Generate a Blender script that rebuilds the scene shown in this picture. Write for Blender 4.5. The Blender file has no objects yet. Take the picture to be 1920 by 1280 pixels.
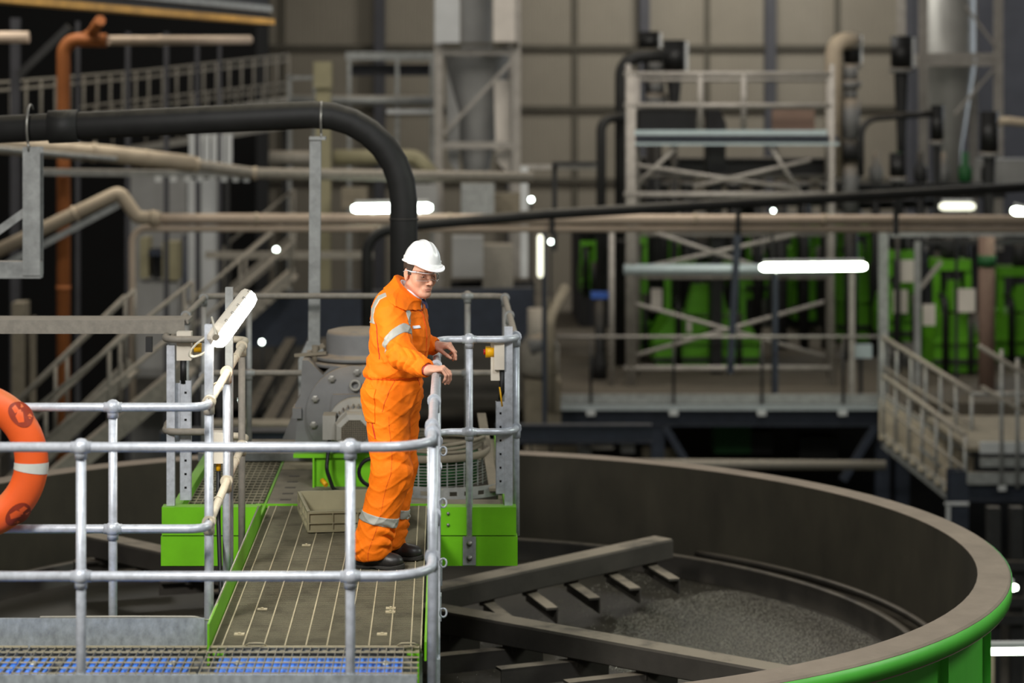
import bpy, math, random
import numpy as np
from mathutils import Vector, Matrix
random.seed(7)
SC = bpy.context.scene
COL = SC.collection
PI = math.pi

# ------------------------------------------------------------------ camera, world, lights, exposure
F = 4300.0                 # focal length in pixels of the 1920 px wide frame
PX, PY, EYE = 831.0, 150.0, 2.72
cam_d = bpy.data.cameras.new('camera')
cam = bpy.data.objects.new('camera', cam_d)
COL.objects.link(cam)
cam.location = (0, 0, EYE)
cam.rotation_euler = (PI/2, 0, 0)
cam_d.sensor_width = 36
cam_d.lens = F/1920*36
cam_d.shift_x = (960-PX)/1920
cam_d.shift_y = -(640-PY)/1920
cam_d.clip_end = 300
cam_d.dof.use_dof = True
cam_d.dof.focus_distance = 12.75
cam_d.dof.aperture_fstop = 1.55
SC.camera = cam

SC.view_settings.view_transform = 'Standard'
SC.view_settings.look = 'None'
SC.view_settings.gamma = 1.0
SC.view_settings.use_curve_mapping = False
SC.view_settings.exposure = 0.0

w = bpy.data.worlds.new('hall_air')
SC.world = w
w.use_nodes = True
w.node_tree.nodes['Background'].inputs[0].default_value = (1.0, 0.96, 0.88, 1)
w.node_tree.nodes['Background'].inputs[1].default_value = 0.10

def area_light(name, loc, target, size, power, color, size_y=None):
    d = bpy.data.lights.new(name, 'AREA')
    d.energy = power
    d.color = color
    d.size = size
    if size_y:
        d.shape = 'RECTANGLE'
        d.size_y = size_y
    o = bpy.data.objects.new(name, d)
    COL.objects.link(o)
    o.location = loc
    o.rotation_euler = (Vector(target)-Vector(loc)).to_track_quat('-Z', 'Y').to_euler()
    return o

# roof lights and daylight of the hall, plus one added fill light
area_light('roof_and_fill_light', (-4.2, 5.0, 6.8), (-0.6, 13.2, 0.6), 1.6, 900, (1.0, 0.97, 0.93))
area_light('roof_and_fill_light', (3.0, 6.0, 9.0), (1.0, 15.0, -0.5), 2.0, 430, (0.93, 0.97, 1.0))
area_light('roof_and_fill_light', (2.0, 24.0, 9.5), (1.0, 24.0, 0.0), 5.0, 420, (1.0, 0.94, 0.84))
area_light('roof_and_fill_light', (-6.0, 32.0, 9.5), (-6.0, 33.0, 0.0), 5.0, 800, (1.0, 0.94, 0.84))
area_light('roof_and_fill_light', (5.0, 36.0, 10.0), (5.0, 40.0, 0.0), 6.0, 900, (1.0, 0.94, 0.86))
area_light('roof_and_fill_light', (7.4, 52.5, 9.5), (7.4, 60.0, 1.5), 4.0, 1150, (1.0, 0.97, 0.91))
area_light('roof_and_fill_light', (-3.0, 48.0, 11.0), (-3.0, 57.0, 1.5), 6.0, 190, (1.0, 0.95, 0.86))

area_light('roof_and_fill_light', (10.0, 15.0, 5.0), (4.0, 15.5, -1.5), 2.0, 320, (0.92, 1.0, 0.88))  # added fill that brightens the tank's green side, no known lamp there
area_light('daylight_slot', (20.0, 57.5, 5.0), (11.2, 51.0, 4.0), 1.3, 700, (0.78, 0.88, 1.0), 13.0)

# ------------------------------------------------------------------ materials
def lin(c):
    c = c/255.0
    return c/12.92 if c <= 0.04045 else ((c+0.055)/1.055)**2.4

def rgb(r, g, b):
    return (lin(r), lin(g), lin(b))

def material(name, c, rough=0.6, metal=0.0, var=0.25, scale=6.0, bump=0.0, bscale=40.0, dust=None, dust_lo=0.35, dust_amt=0.85, spec=0.4, stretch=None):
    """principled surface whose colour wanders with noise; dust = colour of powder lying on faces that look upward"""
    m = bpy.data.materials.new(name)
    m.use_nodes = True
    nt = m.node_tree
    N, L = nt.nodes, nt.links
    b = N['Principled BSDF']
    b.inputs['Roughness'].default_value = rough
    b.inputs['Metallic'].default_value = metal
    b.inputs['Specular IOR Level'].default_value = spec
    tc = N.new('ShaderNodeTexCoord')
    mp = N.new('ShaderNodeMapping')
    L.new(tc.outputs['Object'], mp.inputs[0])
    if stretch:
        mp.inputs['Scale'].default_value = stretch
    nz = N.new('ShaderNodeTexNoise')
    nz.inputs['Scale'].default_value = scale
    nz.inputs['Detail'].default_value = 6
    nz.inputs['Roughness'].default_value = 0.65
    L.new(mp.outputs[0], nz.inputs['Vector'])
    rp = N.new('ShaderNodeValToRGB')
    rp.color_ramp.elements[0].position = 0.30
    rp.color_ramp.elements[1].position = 0.72
    lo = tuple(max(0, x*(1-var)) for x in c)
    hi = tuple(min(1, x*(1+var)) for x in c)
    rp.color_ramp.elements[0].color = (*lo, 1)
    rp.color_ramp.elements[1].color = (*hi, 1)
    L.new(nz.outputs['Fac'], rp.inputs[0])
    out = rp.outputs[0]
    if dust:
        g = N.new('ShaderNodeNewGeometry')
        sx = N.new('ShaderNodeSeparateXYZ')
        L.new(g.outputs['Normal'], sx.inputs[0])
        mr = N.new('ShaderNodeMapRange')
        mr.inputs['From Min'].default_value = dust_lo
        mr.inputs['From Max'].default_value = min(1.0, dust_lo+0.45)
        mr.inputs['To Max'].default_value = dust_amt
        L.new(sx.outputs['Z'], mr.inputs['Value'])
        mul = N.new('ShaderNodeMath')
        mul.operation = 'MULTIPLY'
        mr2 = N.new('ShaderNodeMapRange')
        mr2.inputs['From Min'].default_value = 0.25
        mr2.inputs['From Max'].default_value = 0.5
        L.new(nz.outputs['Fac'], mr2.inputs['Value'])
        L.new(mr.outputs[0], mul.inputs[0])
        L.new(mr2.outputs[0], mul.inputs[1])
        mx = N.new('ShaderNodeMix')
        mx.data_type = 'RGBA'
        L.new(mul.outputs[0], mx.inputs[0])
        L.new(out, mx.inputs[6])
        mx.inputs[7].default_value = (*dust, 1)
        out = mx.outputs[2]
    L.new(out, b.inputs['Base Color'])
    if bump:
        n2 = N.new('ShaderNodeTexNoise')
        n2.inputs['Scale'].default_value = bscale
        n2.inputs['Detail'].default_value = 4
        L.new(mp.outputs[0], n2.inputs['Vector'])
        bp = N.new('ShaderNodeBump')
        bp.inputs['Strength'].default_value = bump
        bp.inputs['Distance'].default_value = 0.01
        L.new(n2.outputs['Fac'], bp.inputs['Height'])
        L.new(bp.outputs[0], b.inputs['Normal'])
    return m

def glow(name, c, s):
    m = bpy.data.materials.new(name)
    m.use_nodes = True
    b = m.node_tree.nodes['Principled BSDF']
    b.inputs['Base Color'].default_value = (0.9, 0.9, 0.9, 1)
    b.inputs['Emission Color'].default_value = (*c, 1)
    b.inputs['Emission Strength'].default_value = s
    return m

DUST = rgb(150, 134, 112)
M = dict(
    galv=material('galvanised_steel', rgb(200, 205, 212), 0.38, 0.30, 0.22, 22, 0.06, 60),
    galv_dull=material('weathered_galvanised_steel', rgb(150, 152, 150), 0.55, 0.35, 0.28, 10, dust=DUST, dust_amt=0.6),
    cream=material('lamp_tinted_rail_tube', rgb(196, 186, 164), 0.6, 0.1, 0.15, 14),  # silver tube with the lamp's warm glow put into its colour
    dustrail=material('dust_coated_tube', rgb(134, 129, 119), 0.7, 0.1, 0.2, 14, dust=rgb(148, 139, 125)),
    toe=material('spangled_toe_plate', rgb(165, 172, 174), 0.5, 0.35, 0.3, 30, 0.05, 40, stretch=(1, 1, .6)),
    black=material('black_rubber_pipe', rgb(31, 31, 30), 0.62, 0.0, 0.3, 4, dust=rgb(100, 95, 82), dust_lo=.45, dust_amt=.6),
    dark=material('dark_steel', rgb(42, 42, 42), 0.6, 0.2, 0.3, 6, dust=rgb(110, 100, 84), dust_amt=.5),
    navy=material('navy_painted_steel', rgb(40, 46, 58), 0.6, 0.0, 0.25, 6, dust=rgb(90, 84, 74), dust_amt=.4),
    green=material('bright_green_paint', rgb(112, 190, 22), 0.5, 0.0, 0.1, 5, dust=rgb(120, 132, 66), dust_amt=.35, dust_lo=.6),
    cellgreen=material('mid_green_machine_paint', rgb(82, 148, 20), 0.5, 0.0, 0.12, 3, dust=rgb(110, 118, 62), dust_amt=.4, dust_lo=.6),
    tankgreen=material('tank_green_paint', rgb(84, 186, 62), 0.45, 0.0, 0.08, 3),
    plate=material('dusty_floor_plate', rgb(122, 114, 98), 0.85, 0.0, 0.22, 5, 0.1, 30),
    grate=material('dusty_grating_bar', rgb(92, 89, 72), 0.75, 0.1, 0.3, 5, dust=rgb(156, 147, 120), dust_amt=.9),
    grate_tie=material('worn_grating_tie_bar', rgb(176, 166, 136), 0.7, 0.1, 0.2, 8),
    grate_near=material('grey_grating_bar', rgb(112, 110, 99), 0.65, 0.15, 0.25, 8, dust=rgb(138, 131, 113), dust_amt=.6),
    blue=material('blue_plastic_panel', rgb(72, 140, 246), 0.45, 0.0, 0.14, 8),
    concrete=material('grey_tank_rim_coating', rgb(140, 127, 113), 0.85, 0.0, 0.16, 3, 0.15, 60),
    lining=material('dark_tank_lining', rgb(55, 51, 40), 0.75, 0.0, 0.3, 2.2, 0.1, 40, stretch=(1, 1, .5)),
    launder=material('wet_launder_steel', rgb(46, 43, 38), 0.45, 0.1, 0.35, 3, dust=rgb(104, 96, 82), dust_amt=.6),
    rake=material('dust_caked_rake_steel', rgb(66, 62, 56), 0.75, 0.0, 0.25, 3, 0.1, 40, dust=rgb(150, 139, 122), dust_lo=.5, dust_amt=.9),
    gear=material('dusty_grey_machine_paint', rgb(112, 112, 111), 0.65, 0.0, 0.12, 6, dust=rgb(152, 136, 114), dust_lo=.3),
    motor=material('pale_grey_motor_paint', rgb(150, 148, 140), 0.6, 0.0, 0.1, 8, dust=rgb(150, 138, 118), dust_lo=.5),
    mesh=material('dark_fan_guard', rgb(30, 30, 30), 0.6),
    bolt=material('steel_bolt', rgb(150, 148, 142), 0.4, 0.6, 0.2, 20),
    box=material('off_white_box_plastic', rgb(214, 206, 190), 0.5, 0.0, 0.05, 8),
    yellow=material('yellow_plastic', rgb(236, 176, 20), 0.45, 0.0, 0.06, 8),
    red=material('red_plastic', rgb(190, 40, 30), 0.4, 0.0, 0.08, 8),
    buoy=material('orange_lifebuoy_plastic', rgb(228, 92, 34), 0.48, 0.0, 0.09, 5, dust=rgb(196, 128, 84), dust_lo=.3, dust_amt=.7),
    buoymark=material('dark_red_moulded_mark', rgb(142, 50, 24), 0.5, 0.0, 0.15, 20),
    tape=material('pale_reflective_tape', rgb(206, 208, 196), 0.4, 0.1, 0.06, 20),
    tray=material('olive_grey_crate_plastic', rgb(150, 144, 116), 0.65, 0.0, 0.1, 6),
    rag=material('crumpled_grey_cloth', rgb(150, 142, 122), 0.9, 0.0, 0.2, 14, 0.2, 40),
    clad=material('beige_ribbed_cladding', rgb(116, 110, 98), 0.8, 0.0, 0.08, 0.6),
    cladgirt=material('dark_wall_girt', rgb(70, 66, 56), 0.8, 0.0, 0.15, 2),
    column=material('slate_wall_column', rgb(56, 56, 60), 0.7, 0.0, 0.15, 2),
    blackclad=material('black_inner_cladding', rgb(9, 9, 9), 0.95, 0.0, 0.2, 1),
    floor=material('dusty_mezzanine_concrete', rgb(86, 79, 68), 0.9, 0.0, 0.2, 0.8),
    ground=material('dark_ground_concrete', rgb(58, 55, 48), 0.85, 0.0, 0.3, 0.5),
    tan=material('dusty_tan_pipe', rgb(166, 152, 132), 0.75, 0.0, 0.15, 2.5, dust=rgb(190, 174, 150), dust_lo=.3),
    pink=material('dusty_pink_brown_pipe', rgb(186, 168, 150), 0.75, 0.0, 0.12, 2.5, dust=rgb(206, 186, 164), dust_lo=.3),
    khaki=material('khaki_duct_paint', rgb(142, 136, 108), 0.75, 0.0, 0.12, 2.5, dust=rgb(156, 148, 122)),
    orange=material('orange_pipe_paint', rgb(158, 94, 48), 0.65, 0.0, 0.15, 2),
    yellowbeam=material('yellow_girder_flange', rgb(214, 162, 74), 0.55, 0.0, 0.35, 1.1),
    grey=material('plain_grey_panel', rgb(140, 140, 138), 0.7, 0.0, 0.1, 2),
    palegrey=material('pale_grey_panel', rgb(188, 190, 190), 0.65, 0.0, 0.08, 2),
    silver=material('bright_duct_steel', rgb(150, 149, 144), 0.55, 0.45, 0.12, 1.5),
    scaff=material('scaffold_tube', rgb(152, 147, 140), 0.55, 0.2, 0.2, 6),
    deckblue=material('pale_scaffold_deck_edge', rgb(176, 190, 192), 0.5, 0.2, 0.08, 4),
    brownboard=material('brown_board', rgb(120, 98, 86), 0.8, 0.0, 0.1, 4),
    tag=material('pale_hanging_card', rgb(200, 193, 184), 0.7, 0.0, 0.06, 4),
    darkgreenband=material('deep_and_shaded_green_paint', rgb(28, 84, 40), 0.6, 0.0, 0.1, 4),
    bluebox=material('blue_machine_cap', rgb(60, 96, 176), 0.5, 0.0, 0.1, 4),
    cable=material('grey_white_cable', rgb(176, 172, 158), 0.5, 0.0, 0.06, 8),
    blackcable=material('black_cable', rgb(22, 22, 22), 0.5),
    tube=glow('lit_fluorescent_tube', (0.90, 1.0, 0.80), 22.0),
    tubecool=glow('lit_cool_tube', (0.86, 1.0, 0.90), 14.0),
    lamp=glow('lit_lamp_diffuser', (1.0, 0.96, 0.86), 30),
    tubewarm=glow('dim_warm_tube', (0.95, 0.95, 0.72), 1.6),
)

# ------------------------------------------------------------------ mesh helpers
def V(x, y, Y):
    """the point of the hall that lies at depth Y (metres) along the sight line of a pixel of the photograph"""
    return Vector(((x-PX)*Y/F, Y, EYE-(y-PY)*Y/F))

def zpx(z, Y):
    return PY+(EYE-z)*F/Y

def frame(d):
    d = d.normalized()
    a = Vector((0, 0, 1)) if abs(d.z) < 0.95 else Vector((1, 0, 0))
    s = d.cross(a).normalized()
    return s, s.cross(d).normalized()

class MB:
    def __init__(self):
        self.v, self.f, self.s = [], [], []
    def add(self, vs, fs, smooth=False):
        n = len(self.v)
        self.v += [tuple(v) for v in vs]
        self.f += [tuple(i+n for i in f) for f in fs]
        self.s += [smooth]*len(fs)
        return self
    def box(self, a, b):
        x0, x1 = sorted((a[0], b[0])); y0, y1 = sorted((a[1], b[1])); z0, z1 = sorted((a[2], b[2]))
        vs = [(x, y, z) for z in (z0, z1) for y in (y0, y1) for x in (x0, x1)]
        return self.add(vs, [(0, 2, 3, 1), (4, 5, 7, 6), (0, 1, 5, 4), (2, 6, 7, 3), (0, 4, 6, 2), (1, 3, 7, 5)])
    def obox(self, c, ax, ay, az):
        """box about c with half-axis vectors"""
        c, ax, ay, az = Vector(c), Vector(ax), Vector(ay), Vector(az)
        if ax.cross(ay).dot(az) < 0:
            az = -az
        vs = [c+ax*i+ay*j+az*k for k in (-1, 1) for j in (-1, 1) for i in (-1, 1)]
        return self.add(vs, [(0, 2, 3, 1), (4, 5, 7, 6), (0, 1, 5, 4), (2, 6, 7, 3), (0, 4, 6, 2), (1, 3, 7, 5)])
    def bar(self, p, q, w, h, up=(0, 0, 1)):
        """rectangular bar p-q, width w sideways, height h along up"""
        p, q = Vector(p), Vector(q)
        d = (q-p)
        n = d.normalized()
        u = Vector(up)
        u = (u-n*u.dot(n))
        if u.length < 1e-4:
            u = Vector((0, 1, 0)) - n*n.y
        u.normalize()
        s = n.cross(u)
        return self.obox((p+q)/2, d/2, s*w/2, u*h/2)
    def section(self, poly, p, q, up=(0, 0, 1)):
        """closed 2-D outline (side, up) swept straight from p to q"""
        p, q = Vector(p), Vector(q)
        n = (q-p).normalized()
        u = Vector(up)
        u = u-n*u.dot(n)
        if u.length < 1e-4:
            u = Vector((0, 1, 0))-n*n.y
        u.normalize()
        s = n.cross(u)
        k = len(poly)
        vs = [e+s*a+u*b for e in (p, q) for a, b in poly]
        area = sum(poly[i][0]*poly[(i+1) % k][1]-poly[(i+1) % k][0]*poly[i][1] for i in range(k))
        fs = [(i, (i+1) % k, k+(i+1) % k, k+i) for i in range(k)]
        caps = [tuple(range(k-1, -1, -1)), tuple(range(k, 2*k))]
        if area < 0:
            fs = [f[::-1] for f in fs]; caps = [c[::-1] for c in caps]
        # (s, u, n) is left-handed for this order, so flip
        fl = s.cross(u).dot(n) < 0
        if fl:
            fs = [f[::-1] for f in fs]; caps = [c[::-1] for c in caps]
        return self.add(vs, fs+caps)
    def ibeam(self, p, q, w, h, t=0.012, up=(0, 0, 1)):
        a, b = w/2, h/2
        return self.section([(-a, -b), (a, -b), (a, -b+t), (t/2, -b+t), (t/2, b-t), (a, b-t), (a, b), (-a, b), (-a, b-t), (-t/2, b-t), (-t/2, -b+t), (-a, -b+t)], p, q, up)
    def channel(self, p, q, w, h, t=0.006, up=(0, 0, 1)):
        a, b = w/2, h/2
        return self.section([(-a, -b), (a, -b), (a, b), (-a, b), (-a, b-t), (a-t, b-t), (a-t, -b+t), (-a, -b+t)], p, q, up)
    def angle(self, p, q, w, h, t=0.01, up=(0, 0, 1)):
        return self.section([(0, 0), (w, 0), (w, -t), (t, -t), (t, -h), (0, -h)], p, q, up)
    def tube(self, pts, r, n=12, caps=True, closed=False):
        pts = [Vector(p) for p in pts]
        k = len(pts)
        rr = r if isinstance(r, (list, tuple)) else [r]*k
        vs = []
        prev = None
        for i in range(k):
            if closed:
                d = pts[(i+1) % k]-pts[i-1]
            else:
                d = pts[min(i+1, k-1)]-pts[max(i-1, 0)]
            d.normalize()
            if prev is None:
                s, u = frame(d)
            else:
                s = prev-d*prev.dot(d)
                s.normalize()
                u = s.cross(d).normalized()
            prev = s
            for j in range(n):
                a = 2*PI*j/n
                vs.append(pts[i]+(s*math.cos(a)+u*math.sin(a))*rr[i])
        fs = []
        for i in range(k if closed else k-1):
            i2 = (i+1) % k
            for j in range(n):
                j2 = (j+1) % n
                fs.append((i*n+j, i*n+j2, i2*n+j2, i2*n+j)[::-1])
        self.add(vs, fs, True)
        if caps and not closed:
            b = len(self.v)-k*n
            self.f += [tuple(b+j for j in range(n)), tuple(b+(k-1)*n+j for j in range(n-1, -1, -1))]
            self.s += [False, False]
        return self
    def cyl(self, p, q, r, n=16):
        return self.tube([p, q], r, n)
    def lathe(self, prof, c, axis=(0, 0, 1), n=24, smooth=True, caps=True):
        """profile of (radius, height) turned about axis through c"""
        c, ax = Vector(c), Vector(axis).normalized()
        s, u = frame(ax)
        k = len(prof)
        vs, fs = [], []
        for r, h in prof:
            for j in range(n):
                a = 2*PI*j/n
                vs.append(c+ax*h+(s*math.cos(a)+u*math.sin(a))*r)
        for i in range(k-1):
            for j in range(n):
                j2 = (j+1) % n
                fs.append((i*n+j, i*n+j2, (i+1)*n+j2, (i+1)*n+j)[::-1])
        self.add(vs, fs, smooth)
        b = len(self.v)-k*n
        for i, rev in ((0, False), (k-1, True)):
            if caps and prof[i][0] > 1e-4:
                t = [b+i*n+j for j in range(n)]
                self.f.append(tuple(t[::-1] if rev else t))
                self.s.append(False)
        return self
    def ball(self, c, r, n=12, sq=(1, 1, 1)):
        c = Vector(c)
        m = n//2
        vs = [c+Vector((0, 0, -r*sq[2]))]
        for i in range(1, m):
            a = -PI/2+PI*i/m
            for j in range(n):
                b = 2*PI*j/n
                vs.append(c+Vector((r*sq[0]*math.cos(a)*math.cos(b), r*sq[1]*math.cos(a)*math.sin(b), r*sq[2]*math.sin(a))))
        vs.append(c+Vector((0, 0, r*sq[2])))
        fs = []
        for j in range(n):
            fs.append((0, 1+(j+1) % n, 1+j))
            for i in range(m-2):
                fs.append((1+i*n+j, 1+i*n+(j+1) % n, 1+(i+1)*n+(j+1) % n, 1+(i+1)*n+j))
            fs.append((len(vs)-1, 1+(m-2)*n+j, 1+(m-2)*n+(j+1) % n))
        return self.add(vs, fs, True)
    def prism(self, poly, ext):
        """planar 3-D outline pushed along ext"""
        poly = [Vector(p) for p in poly]
        e = Vector(ext)
        k = len(poly)
        nrm = Vector((0, 0, 0))
        for i in range(k):
            nrm += poly[i].cross(poly[(i+1) % k])
        if nrm.dot(e) > 0:
            poly = poly[::-1]
        vs = poly+[p+e for p in poly]
        fs = [tuple(range(k)), tuple(range(2*k-1, k-1, -1))]
        fs += [(i, k+i, k+(i+1) % k, (i+1) % k) for i in range(k)]
        return self.add(vs, fs)
    def build(self, name, mat, parent=None):
        org = Vector((0, 0, 0))
        if parent is None:
            a = np.array(self.v)
            org = Vector(((a[:, 0].min()+a[:, 0].max())/2, (a[:, 1].min()+a[:, 1].max())/2, a[:, 2].min()))
            off = org
        else:
            off = world_loc(parent)
        me = bpy.data.meshes.new(name)
        me.from_pydata([(x-off.x, y-off.y, z-off.z) for x, y, z in self.v], [], self.f)
        me.polygons.foreach_set('use_smooth', self.s)
        me.update()
        o = bpy.data.objects.new(name, me)
        COL.objects.link(o)
        me.materials.append(M[mat] if isinstance(mat, str) else mat)
        if parent is None:
            o.location = org
        else:
            o.parent = parent
        return o

def world_loc(o):
    p = Vector(o.location)
    while o.parent:
        o = o.parent
        p += Vector(o.location)
    return p

def tag(o, label, cat, group=None, kind=None):
    o['label'] = label
    o['category'] = cat
    if group:
        o['group'] = group
    if kind:
        o['kind'] = kind
    return o

def thing(name, label, cat, loc, group=None):
    o = bpy.data.objects.new(name, None)
    COL.objects.link(o)
    o.location = loc
    o.empty_display_size = 0.1
    return tag(o, label, cat, group)

def struct(name, mb, mat):
    o = mb.build(name, mat)
    o['kind'] = 'structure'
    return o

def arc_path(pts, r, seg=7):
    """polyline with its inner corners rounded to radius r"""
    pts = [Vector(p) for p in pts]
    out = [pts[0]]
    for i in range(1, len(pts)-1):
        p, a, b = pts[i], (pts[i-1]-pts[i]), (pts[i+1]-pts[i])
        la, lb = a.length, b.length
        a.normalize(); b.normalize()
        ang = a.angle(b)
        if ang > PI-0.02:
            out.append(p)
            continue
        t = min(r/math.tan(ang/2), la*0.48, lb*0.48)
        r2 = t*math.tan(ang/2)
        c = p+(a+b).normalized()*(r2/math.sin(ang/2))
        s0, s1 = p+a*t-c, p+b*t-c
        tot = s0.angle(s1)
        for k in range(seg+1):
            f = k/seg
            out.append(c+(s0*math.sin((1-f)*tot)+s1*math.sin(f*tot))/math.sin(tot))
    out.append(pts[-1])
    return out

def pipe(name, label, cat, pts, r, mat, bend=0.0, n=14, flanges=(), clamps=(), parent=None, group=None):
    """one pipe run; flanges / clamps: points along it where a collar sits"""
    path = arc_path(pts, bend) if bend else [Vector(p) for p in pts]
    o = MB().tube(path, r, n).build(name, mat, parent)
    if label:
        tag(o, label, cat, group)
    for t, rr, ln, mt in flanges:
        i = min(int(t*(len(pts)-1)), len(pts)-2)
        u = t*(len(pts)-1)-i
        a, b = Vector(pts[i]), Vector(pts[i+1])
        c = a+(b-a)*u
        d = (b-a).normalized()
        MB().cyl(c-d*ln/2, c+d*ln/2, rr, n).build('flange', mt, o)
    return o

def railing(name, label, pts, group=None, mat='galv_dull', heights=(1.1, 0.55), r=0.024, posts=None, drop=0.0, cat='railing', toe=None, pm=None, every=None):
    """guard rail along a floor polyline: handrail, knee rail, posts, each a part"""
    pts = [Vector(p) for p in pts]
    o = thing(name, label, cat, pts[0], group)
    for k, h in enumerate(heights):
        MB().tube([p+Vector((0, 0, h)) for p in pts], r, 8).build('handrail' if k == 0 else 'knee_rail', mat, o)
    total = [0.0]
    for a, b in zip(pts, pts[1:]):
        total.append(total[-1]+(b-a).length)
    if posts is None:
        k = max(2, int(round(total[-1]/(every or 1.5)))+1)
        posts = [total[-1]*i/(k-1) for i in range(k)]
    for d in posts:
        for i in range(len(pts)-1):
            if d <= total[i+1]+1e-6:
                c = pts[i]+(pts[i+1]-pts[i])*((d-total[i])/(total[i+1]-total[i]))
                break
        MB().tube([c-Vector((0, 0, drop)), c+Vector((0, 0, heights[0]))], r*.95, 8).build('post', pm or mat, o)
    if toe:
        for a, b in zip(pts, pts[1:]):
            MB().bar(a+Vector((0, 0, toe/2)), b+Vector((0, 0, toe/2)), 0.01, toe).build('toe_board', mat, o)
    return o

# ------------------------------------------------------------------ the hall itself
MEZZ = -2.75
g = MB().box((-26, 8, -6.3), (26, 62, -6.0))
struct('floor', g, 'ground')
def ribbed(y, x0, x1, z0, z1, pitch=0.15):
    """trapezoidal sheet facing -Y"""
    m = MB()
    vs, fs = [], []
    x = x0
    prof = []
    while x < x1:
        for dx, dy in ((0, 0), (pitch*.62, 0), (pitch*.70, .016), (pitch*.92, .016)):
            prof.append((x+dx, y+dy))
        x += pitch
    for px_, py_ in prof:
        vs += [(px_, py_, z0), (px_, py_, z1)]
    for i in range(len(prof)-1):
        fs.append((2*i, 2*i+2, 2*i+3, 2*i+1))
    m.add(vs, fs)
    m.box((x0, y+.06, z0), (x1, y+.16, z1))
    return m
struct('wall_back', ribbed(60, -12, 22, -6, 14), 'clad')
for i, x in enumerate((-1.66-6.9, -1.66-3.45, -1.66, 1.79, 5.24, 8.52, 12.1)):
    c = MB().ibeam((x, 59.75, -6), (x, 59.75, 14), .27, .3, .04, up=(0, 1, 0))
    o = tag(struct('wall_column', c, 'column'), 'slate grey steel column standing against the beige ribbed wall', 'column', 'columns of the ribbed wall')
    o['kind'] = 'structure'
for z in (3.58, 1.99, .1):
    gm = MB().box((-12, 59.85, z-.065), (22, 59.97, z+.065))
    o = tag(struct('wall_girt', gm, 'cladgirt'), 'dark horizontal girt running along the beige ribbed wall', 'wall rail', 'girts of the ribbed wall')
    o['kind'] = 'structure'
# seams between cladding sheets
for x in (3.45, 6.9, 10.3, -4.2):
    o = struct('wall_seam_trim', MB().box((x-.07, 59.93, -3), (x+.07, 59.99, 14)), 'cladgirt')
struct('door_1', MB().box((12.2, 59.66, -6), (22, 59.8, 14)), 'column')
# black-clad building on one side
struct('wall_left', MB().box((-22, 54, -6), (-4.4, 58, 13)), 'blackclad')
# raised concrete mezzanine carrying the flotation machines
struct('floor_mezzanine', MB().box((1.95, 38.9, MEZZ-.25), (16, 59.6, MEZZ)), 'floor')
struct('floor_gallery', MB().box((-6, 42, -3.3), (1.85, 58, -3.1)), 'ground')

# ------------------------------------------------------------------ settling tank
TC = Vector((-.40, 16.15, 0)); RIM = -.555; RO = 4.27
tank = thing('settling_tank', 'huge round tank with grey rim and bright green outside, below the walkway', 'tank', (TC.x, TC.y, -6))
MB().lathe([(RO-.215, RIM-.13), (RO, RIM-.13), (RO, RIM-.012), (RO-.012, RIM), (RO-.215, RIM), (RO-.215, RIM-.13)], TC, n=128, smooth=False, caps=False).build('rim', 'concrete', tank)
MB().lathe([(RO+.004, RIM-.118), (RO+.008, RIM-.118), (RO+.008, RIM-.014), (RO+.004, RIM-.014)], TC, n=128, caps=False).build('painted_rim_edge', 'tankgreen', tank)
MB().lathe([(RO-.16, RIM-.131), (RO-.16, -6.0)], TC, n=128, caps=False).build('outer_shell', 'tankgreen', tank)
MB().lathe([(RO-.217, -2.4), (RO-.217, RIM-.004)], TC, n=128, caps=False).build('lining', 'lining', tank)
LZ = -1.22
MB().lathe([(RO-.22, LZ-.10), (RO-.50, LZ-.10), (RO-.50, LZ-.02), (RO-.515, LZ), (RO-.56, LZ), (RO-.57, LZ-.02), (RO-.57, LZ-.26), (RO-.60, LZ-.27), (RO-.60, LZ-.40)], TC, n=128, caps=False).build('launder', 'launder', tank)
MB().tube([TC+Vector((math.cos(a)*(RO-.36), math.sin(a)*(RO-.36), LZ-.01)) for a in [math.radians(t) for t in range(-28, 52, 2)]], .03, 8).build('spray_pipe', 'launder', tank)
a = math.radians(-28)
MB().cyl(TC+Vector((math.cos(a)*(RO-.36), math.sin(a)*(RO-.36), LZ-.01)), TC+Vector((math.cos(a-.03)*(RO-.26), math.sin(a-.03)*(RO-.26), LZ+.02)), .055, 12).build('pipe_coupling', 'dark', tank)
a = math.radians(-14)
MB().obox(TC+Vector((math.cos(a)*(RO-.218), math.sin(a)*(RO-.218), RIM-.32)), Vector((math.cos(a), math.sin(a), 0))*.004, Vector((-math.sin(a), math.cos(a), 0))*.006, (0, 0, .29)).build('lining_joint', 'blackcable', tank)
for t in range(0, 360, 15):
    a = math.radians(t-4)
    MB().obox(TC+Vector((math.cos(a)*(RO-.14), math.sin(a)*(RO-.14), RIM-1.9)), Vector((math.cos(a), math.sin(a), 0))*.03, Vector((-math.sin(a), math.cos(a), 0))*.006, (0, 0, 1.76)).build('stiffener', 'tankgreen', tank)

SL = -1.40
sl_mat = material('dark_slurry', rgb(50, 47, 38), 0.34, 0.0, 0.5, 1.2, 0.25, 30, spec=.5)
tag(MB().lathe([(0.001, SL), (RO-.58, SL)], TC, n=96, smooth=False, caps=False).build('slurry', sl_mat), 'dark slurry surface filling the settling tank around the rakes', 'slurry', kind='stuff')
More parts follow.
